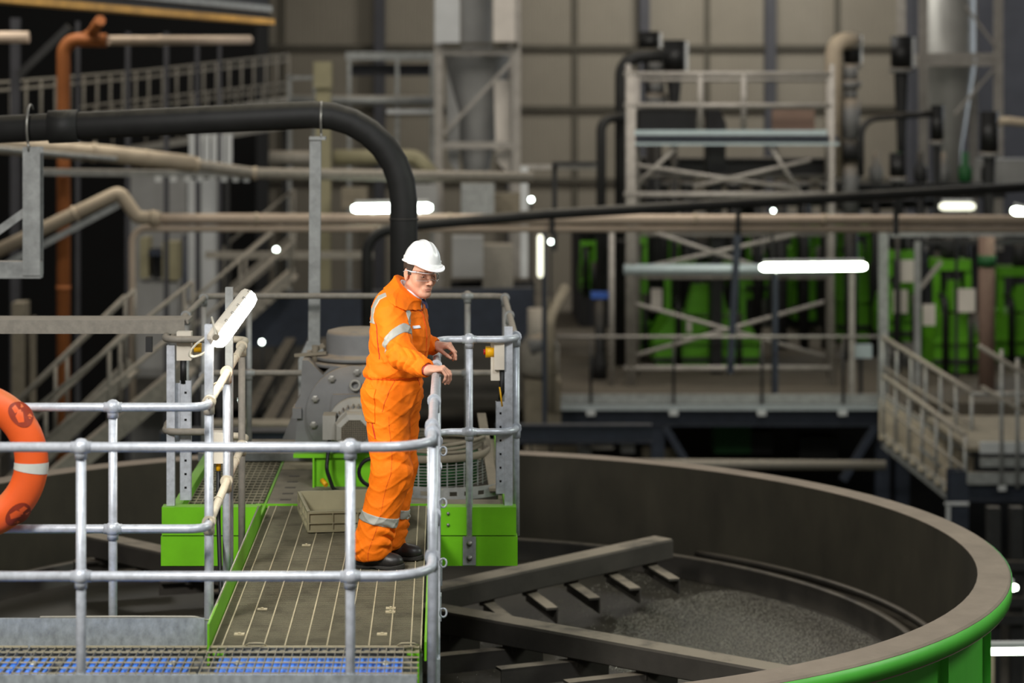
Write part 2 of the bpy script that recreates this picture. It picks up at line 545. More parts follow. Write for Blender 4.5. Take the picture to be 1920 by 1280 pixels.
# froth: glistening bubbles lying on the slurry in a drifting patch
def nz(x, y):
    return math.sin(1.9*x+.7)*math.cos(1.6*y-.4)+.6*math.sin(4.1*x-2.2*y+1.3)+.35*math.sin(8.3*y+5.1*x)
fr = MB()
rnd = random.Random(3)
cnt = 0
while cnt < 30000:
    r = math.sqrt(rnd.random())*(RO-.62)
    t = rnd.uniform(-1.0, 1.0)
    x, y = TC.x+r*math.cos(t), TC.y+r*math.sin(t)
    dens = 1.0 if (x-2.35)**2/1.35+(y-16.7)**2/2.4 < 1.0+.25*nz(x, y) else (.16 if nz(x*1.4, y*1.4) > .35 else .04)
    if rnd.random() > dens:
        continue
    s = rnd.uniform(.0032, .0068)
    h = s*rnd.uniform(.7, 1.2)
    k = 4
    rot = rnd.random()*6
    ring = [(x+s*math.cos(rot+2*PI*i/k), y+s*math.sin(rot+2*PI*i/k), SL-.001) for i in range(k)]
    ring2 = [(x+.62*s*math.cos(rot+2*PI*i/k), y+.62*s*math.sin(rot+2*PI*i/k), SL+h*.75) for i in range(k)]
    fr.add(ring+ring2+[(x, y, SL+h)], [(i, (i+1) % k, k+(i+1) % k, k+i) for i in range(k)]+[(k+i, k+(i+1) % k, 2*k) for i in range(k)], True)
    cnt += 1
fr_mat = material('grey_froth_bubble', rgb(122, 118, 106), 0.13, 0.25, 0.35, 9, spec=.7)
tag(fr.build('froth', fr_mat), 'patch of glistening grey froth bubbles on the dark slurry', 'froth', kind='stuff')

# rakes: four box arms on a hidden centre column, short angle blades beneath
rk = thing('rake_mechanism', 'dust caked cross of four rake arms turning inside the tank', 'rake', (TC.x, TC.y, SL))
MB().lathe([(.32, SL-.3), (.32, -.35)], TC, n=32).build('centre_column', 'rake', rk)
for ang, L in ((44.5, 3.02), (-38, 3.4), (137, 3.35), (218, 3.35)):
    a = math.radians(ang)
    d = Vector((math.cos(a), math.sin(a), 0)); s = Vector((-math.sin(a), math.cos(a), 0))
    p, q = TC+d*.25+Vector((0, 0, -1.00)), TC+d*L+Vector((0, 0, -1.00))
    # hollow box arm with a bevelled far end
    arm = MB().section([(-.10, -.07), (-.085, -.08), (.085, -.08), (.10, -.07), (.10, .065), (.09, .08), (-.09, .08), (-.10, .065)], p, q)
    arm = arm.build('arm', 'rake', rk)
    n = 6
    for i in range(n):
        c = TC+d*(.55+(L-.72)*i/(n-1))
        bl = MB()
        e = (d*-.49-s*.86).normalized()
        f0, f1 = c-e*.22+Vector((0, 0, -1.115)), c+e*.56+Vector((0, 0, -1.115))
        sd = e.cross(Vector((0, 0, 1)))
        bl.obox((f0+f1)/2, e*.39, sd*.045, (0, 0, .008))
        bl.obox((f0+f1)/2+Vector((0, 0, -.055))-sd*.04, e*.39, sd*.005, (0, 0, .06))
        bl.obox(c+Vector((0, 0, -1.11)), d*.04, s*.04, (0, 0, .03))
        bl.build('blade', 'rake', arm)

# ------------------------------------------------------------------ walkway across the tank
WL, WR, WN, WF = -1.115, -.105, 11.04, 14.66
br = thing('walkway_bridge', 'narrow grating walkway leading to the drive platform, dusty brown bars', 'walkway', ((WL+WR)/2, 12.6, 0))
for y0, y1 in ((WN, 12.0), (12.006, 12.97), (12.976, 13.94), (13.946, WF)):
    m = MB()
    y = y0+.004
    while y < y1:
        m.box((WL, y-.0025, -.03), (WR, y+.0025, 0))
        y += .026
    pnl = m.build('grating_panel', 'grate', br)
    t = MB()
    for i in range(11):
        x = WL+.05+i*.101
        if x < WR:
            t.box((x-.003, y0, -.012), (x+.003, y1, .002))
    for x in (WL+.002, WR-.002):
        t.box((x-.003, y0, -.03), (x+.003, y1, .001))
    t.build('tie_bars', 'grate_tie', pnl)
for x, y in ((-1.0, 11.25), (-.93, 11.78), (-.30, 11.25), (-.27, 11.72), (-.27, 11.80), (-.83, 12.55), (-.80, 13.4)):
    m = MB().box((x-.025, y-.02, .001), (x+.025, y+.02, .006))
    m.lathe([(.009, .006), (.009, .011), (.004, .013)], (x, y, 0), n=8)
    m.build('grating_clip', 'grate_tie', br)
kp = MB().bar((WL-.012, 11.0, .012), (WL-.012, 14.05, .012), .010, .20).build('kick_plate', 'green', br)
for x in (WL+.04, WR-.04):
    MB().channel((x, 11.0, -.13), (x, 14.1, -.13), .06, .2, .01).build('girder', 'green', br)
MB().bar((WR+.02, 11.0, -.02), (WR+.02, 14.1, -.02), .01, .09).build('edge_strip', 'green', br)

cw = thing('cross_walkway', 'galvanised grating walkway with toe boards running across in front of the tank', 'walkway', (-1.3, 10.5, 0))
XL = -2.6
for x0, x1 in ((XL, -1.995), (-1.985, -1.135), (-1.125, -.115)):
    m = MB()
    x = x0+.004
    while x <= x1:
        m.box((x-.0018, 10.03, -.02), (x+.0018, 11.03, 0))
        x += .0405
    pnl = m.build('grating_panel', 'grate_near', cw)
    t = MB()
    for i in range(11):
        y = 10.05+i*.0965
        t.box((x0, y-.0022, -.006), (x1, y+.0022, .0005))
    t.bar((x0, 11.025, -.015), (x1, 11.025, -.015), .006, .033)
    t.build('tie_bars', 'grate_tie', pnl)
MB().box((XL, 11.09, -.03), (-1.155, 11.10, .118)).build('toe_board', 'toe', cw)
MB().box((XL, 9.975, -.05), (-.115, 9.985, .134)).build('toe_board', 'toe', cw)
MB().channel((XL, 11.07, -.14), (-.1, 11.07, -.14), .06, .2, .01).build('girder', 'galv_dull', cw)
MB().channel((XL, 10.0, -.16), (-.1, 10.0, -.16), .06, .2, .01).build('girder', 'galv_dull', cw)
for x0, x1 in ((XL, -1.86), (-1.80, -1.20), (-1.07, -.19)):
    bp_ = MB().box((x0, 10.06, -.062), (x1, 10.99, -.045))
    for k in range(1, 6):
        bp_.box((x0, 10.06+k*.16, -.045), (x1, 10.06+k*.16+.02, -.038))
    bpo = bp_.build('blue_drip_panel', 'blue', cw)
    for bx in (x0+.1, x1-.08):
        MB().lathe([(.022, -.045), (.022, -.040), (.012, -.038), (.012, -.030), (.002, -.028)], (bx, 10.86, 0), n=12).build('bolt_washer', 'tape', bpo)
for x0 in (-.95, -.22):
    MB().tube([Vector((x0, 11.03, .002)), Vector((x0+.02, 11.0, .02)), Vector((x0+.05, 10.99, .024)), Vector((x0+.08, 11.0, .02)), Vector((x0+.1, 11.03, .002))], .004, 6).build('saddle_clip', 'grate_tie', cw)

# ------------------------------------------------------------------ key-clamp guard rails
R = .0215
def ball_fit(c, mat, parent, r=.039):
    m = MB().ball(c, r, 14)
    m.cyl((c[0], c[1], c[2]-.052), (c[0], c[1], c[2]), .0275, 14)
    m.cyl((c[0]-.044, c[1], c[2]), (c[0]+.044, c[1], c[2]), .0245, 14)
    return m.build('ball_fitting', mat, parent)

def ring_fit(c, d, mat, parent):
    d = Vector(d).normalized(); c = Vector(c)
    m = MB().cyl(c-d*.022, c+d*.022, .034, 16)
    m.cyl(c-Vector((0, 0, .06)), c, .028, 14)
    return m.build('clamp_ring', mat, parent)

ga = thing('guardrail', 'silver tube guardrail of the cross walkway, turning along the edge where the man leans', 'guardrail', (-.1, 10.0, 0))
HA, KA = 1.12, .557
xr = -.052
for z, nm in ((HA, 'handrail'), (KA, 'knee_rail')):
    MB().tube(arc_path([(-2.6, 10.0, z), (xr, 10.0, z), (xr+.018, 14.0, z)], .22, 10), R, 14).build(nm, 'galv', ga)
for x in (-1.579, -.405):
    p = MB().tube([(x, 10.0, -.35), (x, 10.0, HA)], R, 14).build('post', 'galv', ga)
    ball_fit((x, 10.0, HA), 'galv', p); ball_fit((x, 10.0, KA), 'galv', p)
for y in (10.42, 11.45, 12.85, 13.75):
    xx = xr+.018*(y-10)/4
    p = MB().tube([(xx, y, -.4), (xx, y, HA)], R, 14).build('post', 'galv', ga)
    ring_fit((xx, y, HA), (0, 1, 0), 'galv', p); ring_fit((xx, y, KA), (0, 1, 0), 'galv', p)
    MB().box((xx-.01, y-.05, -.30), (xx+.03, y+.05, -.16)).build('foot_plate', 'galv', p)
ring_fit((xr+.002, 10.62, HA), (0, 1, 0), 'galv', ga)
MB().channel((xr+.022, 11.56, -.25), (xr+.022, 11.56, .98), .03, .03, .003, up=(0, 1, 0)).build('strut_channel', 'galv', ga)
for z in (.86, .60, .30, .05):
    c = Vector((xr+.052, 11.5, z))
    MB().tube([c+Vector((math.cos(t)*.017, 0, math.sin(t)*.022)) for t in [2*PI*i/14 for i in range(14)]], .005, 6, closed=True).build('cable_eyelet', 'galv', ga)

gb = thing('guardrail', 'silver and lamp-lit cream tube guardrail behind the lifebuoy, turning along the walkway', 'guardrail', (-1.2, 11.22, 0))
HB, KB = 1.12, .525
for z, nm in ((HB, 'handrail'), (KB, 'knee_rail')):
    MB().tube(arc_path([(-2.9, 11.22, z), (-1.155, 11.22, z), (-1.165, 11.4, z)], .14, 8), R, 14).build(nm, 'galv', gb)
    MB().tube(arc_path([(-1.160, 11.34, z), (-1.215, 14.15, z), (-1.40, 14.15, z)], .09, 8), R, 14).build(nm, 'cream', gb)
for x in (-1.616,):
    p = MB().tube([(x, 11.22, -.3), (x, 11.22, HB)], R, 14).build('post', 'galv', gb)
    ball_fit((x, 11.22, HB), 'galv', p); ball_fit((x, 11.22, KB), 'galv', p)
for y, mt in ((11.40, 'galv'), (12.57, 'galv'), (13.80, 'dustrail')):
    xx = -1.16-.02*(y-11.2)
    p = MB().tube([(xx, y, -.35), (xx, y, HB)], R, 14).build('post', mt, gb)
    ring_fit((xx, y, HB), (0, 1, 0), 'cream', p); ring_fit((xx, y, KB), (0, 1, 0), 'cream', p)
    MB().box((xx-.02, y-.05, -.32), (xx+.03, y+.05, -.12)).build('foot_plate', 'galv', p)
for y in (11.95, 13.2):
    xx = -1.16-.02*(y-11.2)
    for z in (HB, KB):
        MB().tube([Vector((xx, y, z))+Vector((math.cos(t)*.026, 0, math.sin(t)*.026)) for t in [2*PI*i/16 for i in range(16)]], .003, 5, closed=True).build('cable_tie', 'cream', gb)

PL, PR, PF, PB = -1.72, .455, 14.15, 17.0
gc = thing('guardrail', 'dusty tube guardrail ringing the drive platform around the grey gearbox', 'guardrail', (PR, PF, 0))
HC, KC = 1.12, .55
for z, nm in ((HC, 'handrail'), (KC, 'knee_rail')):
    MB().tube(arc_path([(-1.36, PF, z), (PL, PF, z), (PL-.02, 14.5, z)], .10, 8), R, 12).build(nm, 'dustrail', gc)
    MB().tube(arc_path([(PL-.02, 14.45, z), (PL-.04, PB, z), (PR, PB, z), (PR-.005, 14.45, z)], .12, 8), R, 12).build(nm, 'dustrail', gc)
    MB().tube(arc_path([(PR-.005, 14.5, z), (PR, PF, z), (-.034, PF, z), (-.036, 13.95, z)], .13, 8), R, 12).build(nm, 'galv', gc)
for x, y, mt, ft in ((.161, PF, 'galv', -.25), (PR, PF+.16, 'galv', -.12), (.18, PB, 'galv_dull', -.05), (-1.44, PB, 'galv_dull', -.05), (PR, PB-.15, 'galv_dull', -.05),
                     (PR-.004, 15.6, 'galv_dull', -.05), (PL-.03, 15.6, 'galv_dull', -.05), (PL-.04, PB-.15, 'galv_dull', -.05)):
    p = MB().tube([(x, y, ft), (x, y, HC)], R, 12).build('post', mt, gc)
    if y in (PF, PB):
        ball_fit((x, y, HC), mt, p); ball_fit((x, y, KC), mt, p)
    else:
        ring_fit((x, y, HC), (0, 1, 0), mt, p); ring_fit((x, y, KC), (0, 1, 0), mt, p)
    if y == PF:
        MB().box((x-.04, PF-.036, -.265), (x+.04, PF-.02, -.09)).build('foot_plate', 'galv_dull', p)
        for z in (-.13, -.22):
            MB().lathe([(.018, 0), (.018, .006), (.011, .007), (.011, .02), (.002, .021)], (x, PF-.036, z), axis=(0, -1, 0), n=10).build('bolt', 'bolt', p)

# ------------------------------------------------------------------ drive platform in the middle of the tank
pf = thing('drive_platform', 'bright green edged platform with grating floor carrying the gearbox', 'platform', (-.63, 15.6, 0))
def green_edge(x0, x1):
    m = MB().box((x0, PF-.012, -.085), (x1, PF+.09, .088))
    m.box((x0-.004, PF-.02, -.272), (x1+.008, PF+.09, -.092))
    return m.build('edge_beam', 'green', pf)
green_edge(-1.735, -1.13)
green_edge(-.04, .45)
for x in (PL+.05, PR-.04):
    MB().box((x-.03, PF+.09, -.272), (x+.03, 17.35, .06)).build('edge_beam', 'green', pf)
for z in (.05, -.02):
    MB().lathe([(.010, 0), (.010, .01), (.002, .012)], (.03, PF-.012, z), axis=(0, -1, 0), n=8).build('bolt', 'bolt', pf)
# floor: open square grid, solid dusty plates, small-mesh panels
def grid(x0, x1, y0, y1, pitch, wd, name, mat, z=0.0, h=.03, py=None, wy=None):
    py, wy = py or pitch, wy or wd
    m = MB()
    x = x0
    while x <= x1+1e-6:
        m.box((x-wd/2, y0, z-h), (x+wd/2, y1, z)); x += pitch
    y = y0
    while y <= y1+1e-6:
        m.box((x0, y-wy/2, z-h), (x1, y+wy/2, z-.001)); y += py
    return m.build(name, mat, pf)
grid(-1.72, -1.16, 14.30, 16.35, .041, .007, 'floor_grid', 'grate', h=.012, py=.1, wy=.03)
MB().box((-1.15, 14.28, -.05), (-1.135, 16.35, .003)).build('grid_edge', 'green', pf)
MB().box((-1.72, 14.2, -.29), (-.1, 17.3, -.27)).build('under_pan', 'dark', pf)
fp = MB().box((-1.13, 14.70, -.02), (-.05, 15.98, .004))
for k in range(5):
    pass
fp = fp.build('floor_plate', 'plate', pf)
for k in range(5):
    MB().box((-1.055, 14.83+k*.22, .004), (-.985, 14.87+k*.22, .0065)).build('slot', 'dark', fp)
MB().box((-1.13, 16.0, -.02), (-.3, 16.4, .004)).build('floor_plate', 'grate', pf)
MB().box((-1.75, 16.42, -.02), (.45, 17.35, .004)).build('floor_plate', 'plate', pf)
MB().box((-1.2, 14.69, -.02), (-.06, 14.70, .006)).build('grid_edge', 'green', pf)
MB().box((-1.75, 16.36, .004), (-.9, 16.41, .06)).build('perforated_strip', 'galv_dull', pf)
# round opening with mesh cover beside the man, perforated collar in front of it
cx, cy, cr = .02, 15.30, .43
col = MB()
for i in range(28):
    a0, a1 = PI+PI*i/28+.05, PI+PI*(i+1)/28+.05
    for zz0, zz1, sk in ((.0, .022, False), (.022, .050, i % 2 == 0), (.050, .078, False)):
        if sk:
            continue
        for rr in (cr,):
            p0 = Vector((cx+rr*math.cos(a0), cy+rr*math.sin(a0), 0)); p1 = Vector((cx+rr*math.cos(a1), cy+rr*math.sin(a1), 0))
            col.obox((p0+p1)/2+Vector((0, 0, (zz0+zz1)/2)), (p1-p0)/2, Vector((math.cos(a0), math.sin(a0), 0))*.003, (0, 0, (zz1-zz0)/2))
col.build('perforated_collar', 'galv_dull', pf)
dx_, dy_, dr_ = -.10, 15.62, .41
MB().lathe([(.001, .0), (dr_-.07, .0), (dr_-.07, .20), (.001, .21)], (dx_, dy_, 0), n=40).build('drum', 'darkgreenband', pf)  # deep green puts the shade inside the guard into the drum's colour
mg = MB()
for i in range(40):
    a = 2*PI*i/40
    mg.obox((dx_+dr_*math.cos(a), dy_+dr_*math.sin(a), .095), (math.cos(a)*.002, math.sin(a)*.002, 0), (-math.sin(a)*.004, math.cos(a)*.004, 0), (0, 0, .09))
for z in (.02, .04, .06, .08, .10, .12, .14, .16):
    mg.tube([(dx_+dr_*math.cos(2*PI*k/40), dy_+dr_*math.sin(2*PI*k/40), z) for k in range(40)], .0025, 4, closed=True)
mg.build('mesh_guard', 'galv_dull', pf)
MB().lathe([(dr_+.006, .18), (dr_+.012, .182), (dr_+.012, .225), (dr_-.01, .23), (dr_-.01, .18)], (dx_, dy_, 0), n=48, caps=False).build('guard_rim', 'plate', pf)
for k, z in enumerate((.245, .27, .29)):
    MB().tube([(dx_+(dr_-.05+.02*math.sin(3*t+k))*math.cos(t), dy_+(dr_-.05)*math.sin(t), z+.012*math.sin(2*t+k)) for t in [2*PI*q/40 for q in range(40)]], .013, 8, closed=True).build('hose_coil', 'plate', pf)
MB().box((.36, 15.0, -.02), (.45, 16.4, .004)).build('floor_plate', 'plate', pf)
MB().box((-.03, 14.26, -.02), (.45, 14.86, .004)).build('floor_plate', 'plate', pf)
MB().bar((.33, 14.95, .05), (.27, 16.2, .36), .06, .02).build('brace_strap', 'plate', pf)
MB().box((-.04, 14.5, 0), (.0, 14.53, .13)).build('bracket', 'galv_dull', pf)

# ------------------------------------------------------------------ gearbox and motor on a green pedestal
gx, gy = -.66, 15.85
gr = thing('gearbox', 'big dusty grey gearbox with round top cap and fan-cooled motor, on a green pedestal', 'gearbox', (gx, gy, .004))
ped = MB().box((gx-.21, gy-.52, .004), (gx+.42, gy+.42, .20))
ped.box((gx-.34, gy-.55, .20), (gx+.46, gy+.5, .225))
for k in (-.205, .06, .40):
    ped.box((gx+k-.006, gy-.56, .004), (gx+k+.006, gy-.52, .20))
ped.build('pedestal', 'green', gr)
hs = MB()
prof = [(-.345, .23), (-.26, .18), (.30, .18), (.36, .24), (.36, .62), (.30, .76), (-.10, .76), (-.155, .70), (-.255, .80), (-.295, .80), (-.31, .56), (-.345, .50), (-.345, .42), (-.33, .40)]
hs.prism([(gx+a, gy-.30, z+.02) for a, z in prof], (0, .60, 0))
hs.box((gx-.36, gy-.33, .43), (gx-.30, gy-.1, .50))
hs.prism([(gx-.345, gy+.1, .22), (gx-.46, gy+.1, .22), (gx-.345, gy+.1, .5)], (0, .1, 0))
hs.build('housing', 'gear', gr)
MB().lathe([(.33, 0), (.33, .035), (.325, .042), (.0, .042)], (gx+.06, gy-.30, .46), axis=(0, -1, 0), n=48).build('bearing_flange', 'gear', gr)
for k in range(10):
    a = 2*PI*k/10+.25
    MB().lathe([(.026, 0), (.026, .016), (.016, .018), (.016, .03), (.002, .031)], (gx+.06+.285*math.cos(a), gy-.342, .46+.285*math.sin(a)), axis=(0, -1, 0), n=6, smooth=False).build('bolt', 'bolt', gr)
cp = MB().lathe([(.20, .79), (.31, .80), (.31, .825), (.235, .83), (.228, .85), (.228, .965), (.218, .99), (.17, 1.003), (0.001, 1.005)], (gx+.08, gy, 0), n=48)
cp.build('top_cap', 'gear', gr)
MB().lathe([(.29, .755), (.33, .76), (.33, .782), (.29, .79)], (gx+.08, gy, 0), n=48).build('cap_flange', 'gear', gr)
lv = MB().bar((gx-.36, gy-.1, .83), (gx-.14, gy-.12, .85), .04, .02)
lv.bar((gx-.28, gy-.06, .82), (gx-.16, gy-.06, .90), .03, .03)
lv.cyl((gx-.22, gy-.1, .78), (gx-.22, gy-.1, .90), .022, 10)
lv.build('lever', 'plate', gr)
# motor facing the walkway
mx, mz, my = gx+.045, .374, gy-.34
mo = MB().prism([(mx-.17, my, .226), (mx-.13, my, .60), (mx+.25, my, .60), (mx+.25, my, .226)], (0, -.05, 0)).build('motor_mount', 'gear', gr)
MB().lathe([(.195, 0), (.195, .03), (.185, .05), (.150, .06), (.138, .10), (.138, .26)], (mx+.03, my-.05, mz+.02), axis=(0, -1, 0), n=40).build('motor_body', 'motor', gr)
fin = MB()
for k in range(26):
    a = 2*PI*k/26
    fin.obox((mx+.03+.142*math.cos(a), my-.17, mz+.02+.142*math.sin(a)), (math.cos(a)*.013, 0, math.sin(a)*.013), (0, .07, 0), (-math.sin(a)*.004, 0, math.cos(a)*.004))
fin.build('cooling_fins', 'gear', gr)
def octo(r, y, c=(mx+.03, mz+.02)):
    return [(c[0]+r*math.cos(a)*1.0, y, c[1]+r*math.sin(a)) for a in [PI/8+PI/4*i for i in range(8)]]
cow = MB()
rings = [octo(.140, my-.25), octo(.145, my-.33), octo(.128, my-.385), octo(.094, my-.405)]
vs = [p for r_ in rings for p in r_]
cow.add(vs, [(i*8+j, i*8+(j+1) % 8, (i+1)*8+(j+1) % 8, (i+1)*8+j) for i in range(3) for j in range(8)])
cow.build('fan_cowl', 'motor', gr)
MB().prism(octo(.093, my-.395), (0, .01, 0)).build('fan_recess', 'mesh', gr)
gm = MB()
for i in range(-7, 8):
    t = i*.0122
    hh = min(.089, .128-abs(t)) if abs(t) > .038 else .089
    gm.box((mx+.03+t-.0016, my-.405, mz+.02-hh), (mx+.03+t+.0016, my-.402, mz+.02+hh))
    gm.box((mx+.03-hh, my-.4052, mz+.02+t-.0016), (mx+.03+hh, my-.4022, mz+.02+t+.0016))
gm.build('fan_guard', 'plate', gr)
MB().box((mx-.185, my-.30, mz-.04), (mx-.10, my-.12, mz+.12)).build('terminal_box', 'motor', gr)
ey = Vector((mx+.02, my-.03, .66))
MB().tube([ey+Vector((math.cos(t)*.032, 0, math.sin(t)*.032)) for t in [2*PI*i/18 for i in range(18)]], .009, 8, closed=True).build('lifting_eye', 'motor', gr)
cb = MB().tube(arc_path([(mx-.14, my-.25, mz-.03), (mx-.16, my-.30, .14), (mx-.10, my-.5, .03), (mx+.10, my-.55, .03)], .08), .013, 8)
cb.build('cable', 'blackcable', gr)
MB().cyl((mx-.185, my-.36, .078), (mx-.155, my-.40, .052), .017, 8).build('cable_marker', 'yellow', gr)
lp = Vector((mx+.17, my-.48, .14))
MB().tube([lp+Vector((math.cos(t)*.11, .02*t, math.sin(t)*.10)) for t in [2*PI*i/24 for i in range(30)]], .013, 8).build('cable_loop', 'blackcable', gr)

# ------------------------------------------------------------------ shallow crate on the walkway, with a rag in it
cr_ = thing('crate', 'shallow olive grey plastic crate with ribbed sides standing on the walkway grating', 'crate', (-.52, 14.05, .006))
ca = math.radians(8.5)
CX = Vector((math.cos(ca), math.sin(ca), 0)); CY = Vector((-math.sin(ca), math.cos(ca), 0)); CO = Vector((-.565, 14.15, .006))
def cb_(x0, x1, y0, y1, z0, z1, m):
    c = CO+CX*((x0+x1)/2)+CY*((y0+y1)/2)+Vector((0, 0, (z0+z1)/2))
    m.obox(c, CX*abs(x1-x0)/2, CY*abs(y1-y0)/2, (0, 0, abs(z1-z0)/2))
hw, hd, ht = .305, .35, .125
m = MB()
cb_(-hw+.02, hw-.02, -hd+.02, hd-.02, 0, .01, m)
for sx in (-1, 1):
    cb_(sx*(hw-.018), sx*(hw-.012), -hd+.012, hd-.012, 0, ht, m)
for sy in (-1, 1):
    cb_(-hw+.012, hw-.012, sy*(hd-.018), sy*(hd-.012), 0, ht, m)
m.build('body', 'tray', cr_)
m = MB()
for z0, z1 in ((ht-.014, ht), (.05, .056), (0, .012)):
    for sy in (-1, 1):
        cb_(-hw, hw, sy*(hd-.013), sy*hd, z0, z1, m)
    for sx in (-1, 1):
        cb_(sx*(hw-.013), sx*hw, -hd, hd, z0, z1, m)
for i in range(5):
    x = -hw+.003+i*(2*hw-.006)/4
    for sy in (-1, 1):
        cb_(x-.003, x+.003, sy*(hd-.012), sy*(hd-.001), 0, ht, m)
    y = -hd+.003+i*(2*hd-.006)/4
    for sx in (-1, 1):
        cb_(sx*(hw-.012), sx*(hw-.001), y-.003, y+.003, 0, ht, m)
m.build('rib_frame', 'tray', cr_)
rg = MB()
rr = random.Random(5)
n = 22
vs = []
for i in range(n):
    for j in range(n):
        u, v = i/(n-1)*2-1, j/(n-1)*2-1
        h = max(0, 1-(u*u*.9+v*v*.9))
        z = .012+.10*h*(.55+.45*math.sin(5.2*u+2.1*v)*math.cos(4.3*v-1.7*u))+.012*math.sin(9*u*v+4*u)
        p = CO+CX*(.06+u*.16)+CY*(-.06+v*.19)+Vector((0, 0, max(.012, z)))
        vs.append(p)
rg.add(vs, [(i*n+j, (i+1)*n+j, (i+1)*n+j+1, i*n+j+1) for i in range(n-1) for j in range(n-1)], True)
tag(rg.build('cloth_rag', 'rag'), 'crumpled dusty cloth lying in the shallow olive crate', 'rag')
gl = MB()
vs = []
for i in range(12):
    for j in range(12):
        u, v = i/11*2-1, j/11*2-1
        h = max(0, 1-u*u-v*v)
        vs.append(CO+CX*(-.14+u*.07)+CY*(-.24+v*.05)+Vector((0, 0, .012+.04*h*(.6+.4*math.sin(7*u+3*v)))))
gl.add(vs, [(i*12+j, (i+1)*12+j, (i+1)*12+j+1, i*12+j+1) for i in range(11) for j in range(11)], True)
tag(gl.build('work_glove', 'dark'), 'dark crumpled work glove lying inside the shallow crate near its front wall', 'glove')

# ------------------------------------------------------------------ lamp on two strut uprights by the walkway rail
def lampbody():
    t = thing('tube_lamp', 'lit white weatherproof tube lamp fixed on strut uprights above the cream rail', 'lamp', (-1.08, 11.9, 1.4))
    a, b = Vector((-1.122, 11.37, 1.45)), Vector((-1.085, 12.62, 1.520))
    d = (b-a).normalized(); out = Vector((.80, -.20, -.55)); out = (out-d*out.dot(d)).normalized(); s = d.cross(out)
    def ringed(sc, prof, m, ends=.05):
        L = (b-a).length
        st = [(0, .55), (.02, .85), (.05, 1.0), (L-.05, 1.0), (L-.02, .85), (L, .55)]
        vs = []
        k = len(prof)
        for t_, f in st:
            for q0, q1 in prof:
                vs.append(a+d*t_+s*q0*f+out*q1*f)
        fs = [(i*k+j, i*k+(j+1) % k, (i+1)*k+(j+1) % k, (i+1)*k+j) for i in range(len(st)-1) for j in range(k)]
        fs += [tuple(range(k-1, -1, -1)), tuple(range((len(st)-1)*k, len(st)*k))]
        m.add(vs, fs, False)
        return m
    ringed(1, [(-.062, 0), (-.05, -.035), (-.03, -.045), (.03, -.045), (.05, -.035), (.062, 0)], MB()).build('housing', 'box', t)
    dif = ringed(1, [(.060, .002), (.056, .03), (.038, .055), (0, .062), (-.038, .055), (-.056, .03), (-.060, .002)], MB())
    dif.build('diffuser', 'lamp', t)
    for i in range(5):
        c = a+d*(.14+i*.25)
        for sg in (-1, 1):
            MB().obox(c+s*sg*.064, d*.012, s*.004, out*.014).build('clip', 'bolt', t)
    MB().cyl(a-d*.045, a+d*.01, .017, 10).build('cable_gland', 'plate', t)
    return t
lampbody()
u1 = MB().channel((-1.170, 11.46, -.3), (-1.170, 11.46, 1.50), .042, .042, .004, up=(0, -1, 0)).build('strut_upright', 'galv')
tag(u1, 'galvanised channel upright holding the near end of the lit lamp', 'upright')
u2 = MB().channel((-1.178, 12.63, -.3), (-1.178, 12.63, 1.58), .042, .042, .004, up=(0, -1, 0)).build('strut_upright', 'galv_dull')
tag(u2, 'galvanised channel upright behind the lit lamp, at its far end', 'upright')
cc = Vector((-1.25, 12.0, 1.33))
pts = []
for i in range(70):
    t = 2*PI*i/22
    pts.append(cc+Vector((math.cos(t)*.075+math.sin(t)*.03, .004*(i % 22)-.03+.02*(i//22), math.sin(t)*.055+math.cos(t)*.03)))
pts += [cc+Vector((.02, .0, .09)), cc+Vector((.06, -.2, .15)), Vector((-1.16, 11.5, 1.53)), Vector((-1.13, 11.36, 1.48)), Vector((-1.124, 11.33, 1.448))]
tag(MB().tube(pts, .006, 6).build('cable_coil', 'cable'), 'coil of pale cable tied up beside the lamp upright', 'cable')
jb = thing('junction_box', 'small off-white junction box low on the upright behind the lamp', 'box', (-1.235, 12.62, .62))
MB().box((-1.275, 12.56, .62), (-1.20, 12.68, .785)).build('housing', 'box', jb)
MB().cyl((-1.235, 12.6, .575), (-1.235, 12.6, .62), .014, 8).build('cable_gland', 'yellow', jb)
MB().tube(arc_path([(-1.235, 12.6, .58), (-1.235, 12.6, .3), (-1.19, 12.3, -.1), (-1.17, 12.2, -.33)], .1), .012, 8).build('cable', 'blackcable', jb)
wc = MB().tube(arc_path([(-1.95, 11.094, .124), (-1.5, 11.094, .126), (-1.2, 11.10, .124), (-1.14, 11.16, .09), (-1.128, 11.5, .118), (-1.128, 13.0, .118), (-1.128, 14.0, .118)], .05), .0045, 6).build('loose_cable', 'cable')
tag(wc, 'thin pale cable running along the toe board and green kick plate', 'cable')

# ------------------------------------------------------------------ emergency-stop stations at the platform corners
def perforated(x, y, z0, z1, wd, parent):
    """slotted tray standing upright, lips on both sides"""
    m = MB()
    z = z0
    while z < z1-.01:
        zz = min(z+.070, z1)
        m.box((x-wd/2, y-.002, z), (x+wd/2, y, zz))
        z += .084
        if z < z1:
            m.box((x-wd/2, y-.002, zz), (x-wd*.11, y, min(z, z1)))
            m.box((x+wd*.11, y-.002, zz), (x+wd/2, y, min(z, z1)))
    for s in (-1, 1):
        m.box((x+s*wd/2-.0015, y-.002, z0), (x+s*wd/2+.0015, y+.028, z1))
    m.build('slotted_tray', 'galv', parent)
    MB().box((x-wd/2+.004, y+.012, z0+.02), (x+wd/2-.004, y+.02, z1-.02)).build('cable_bundle', 'blackcable', parent)

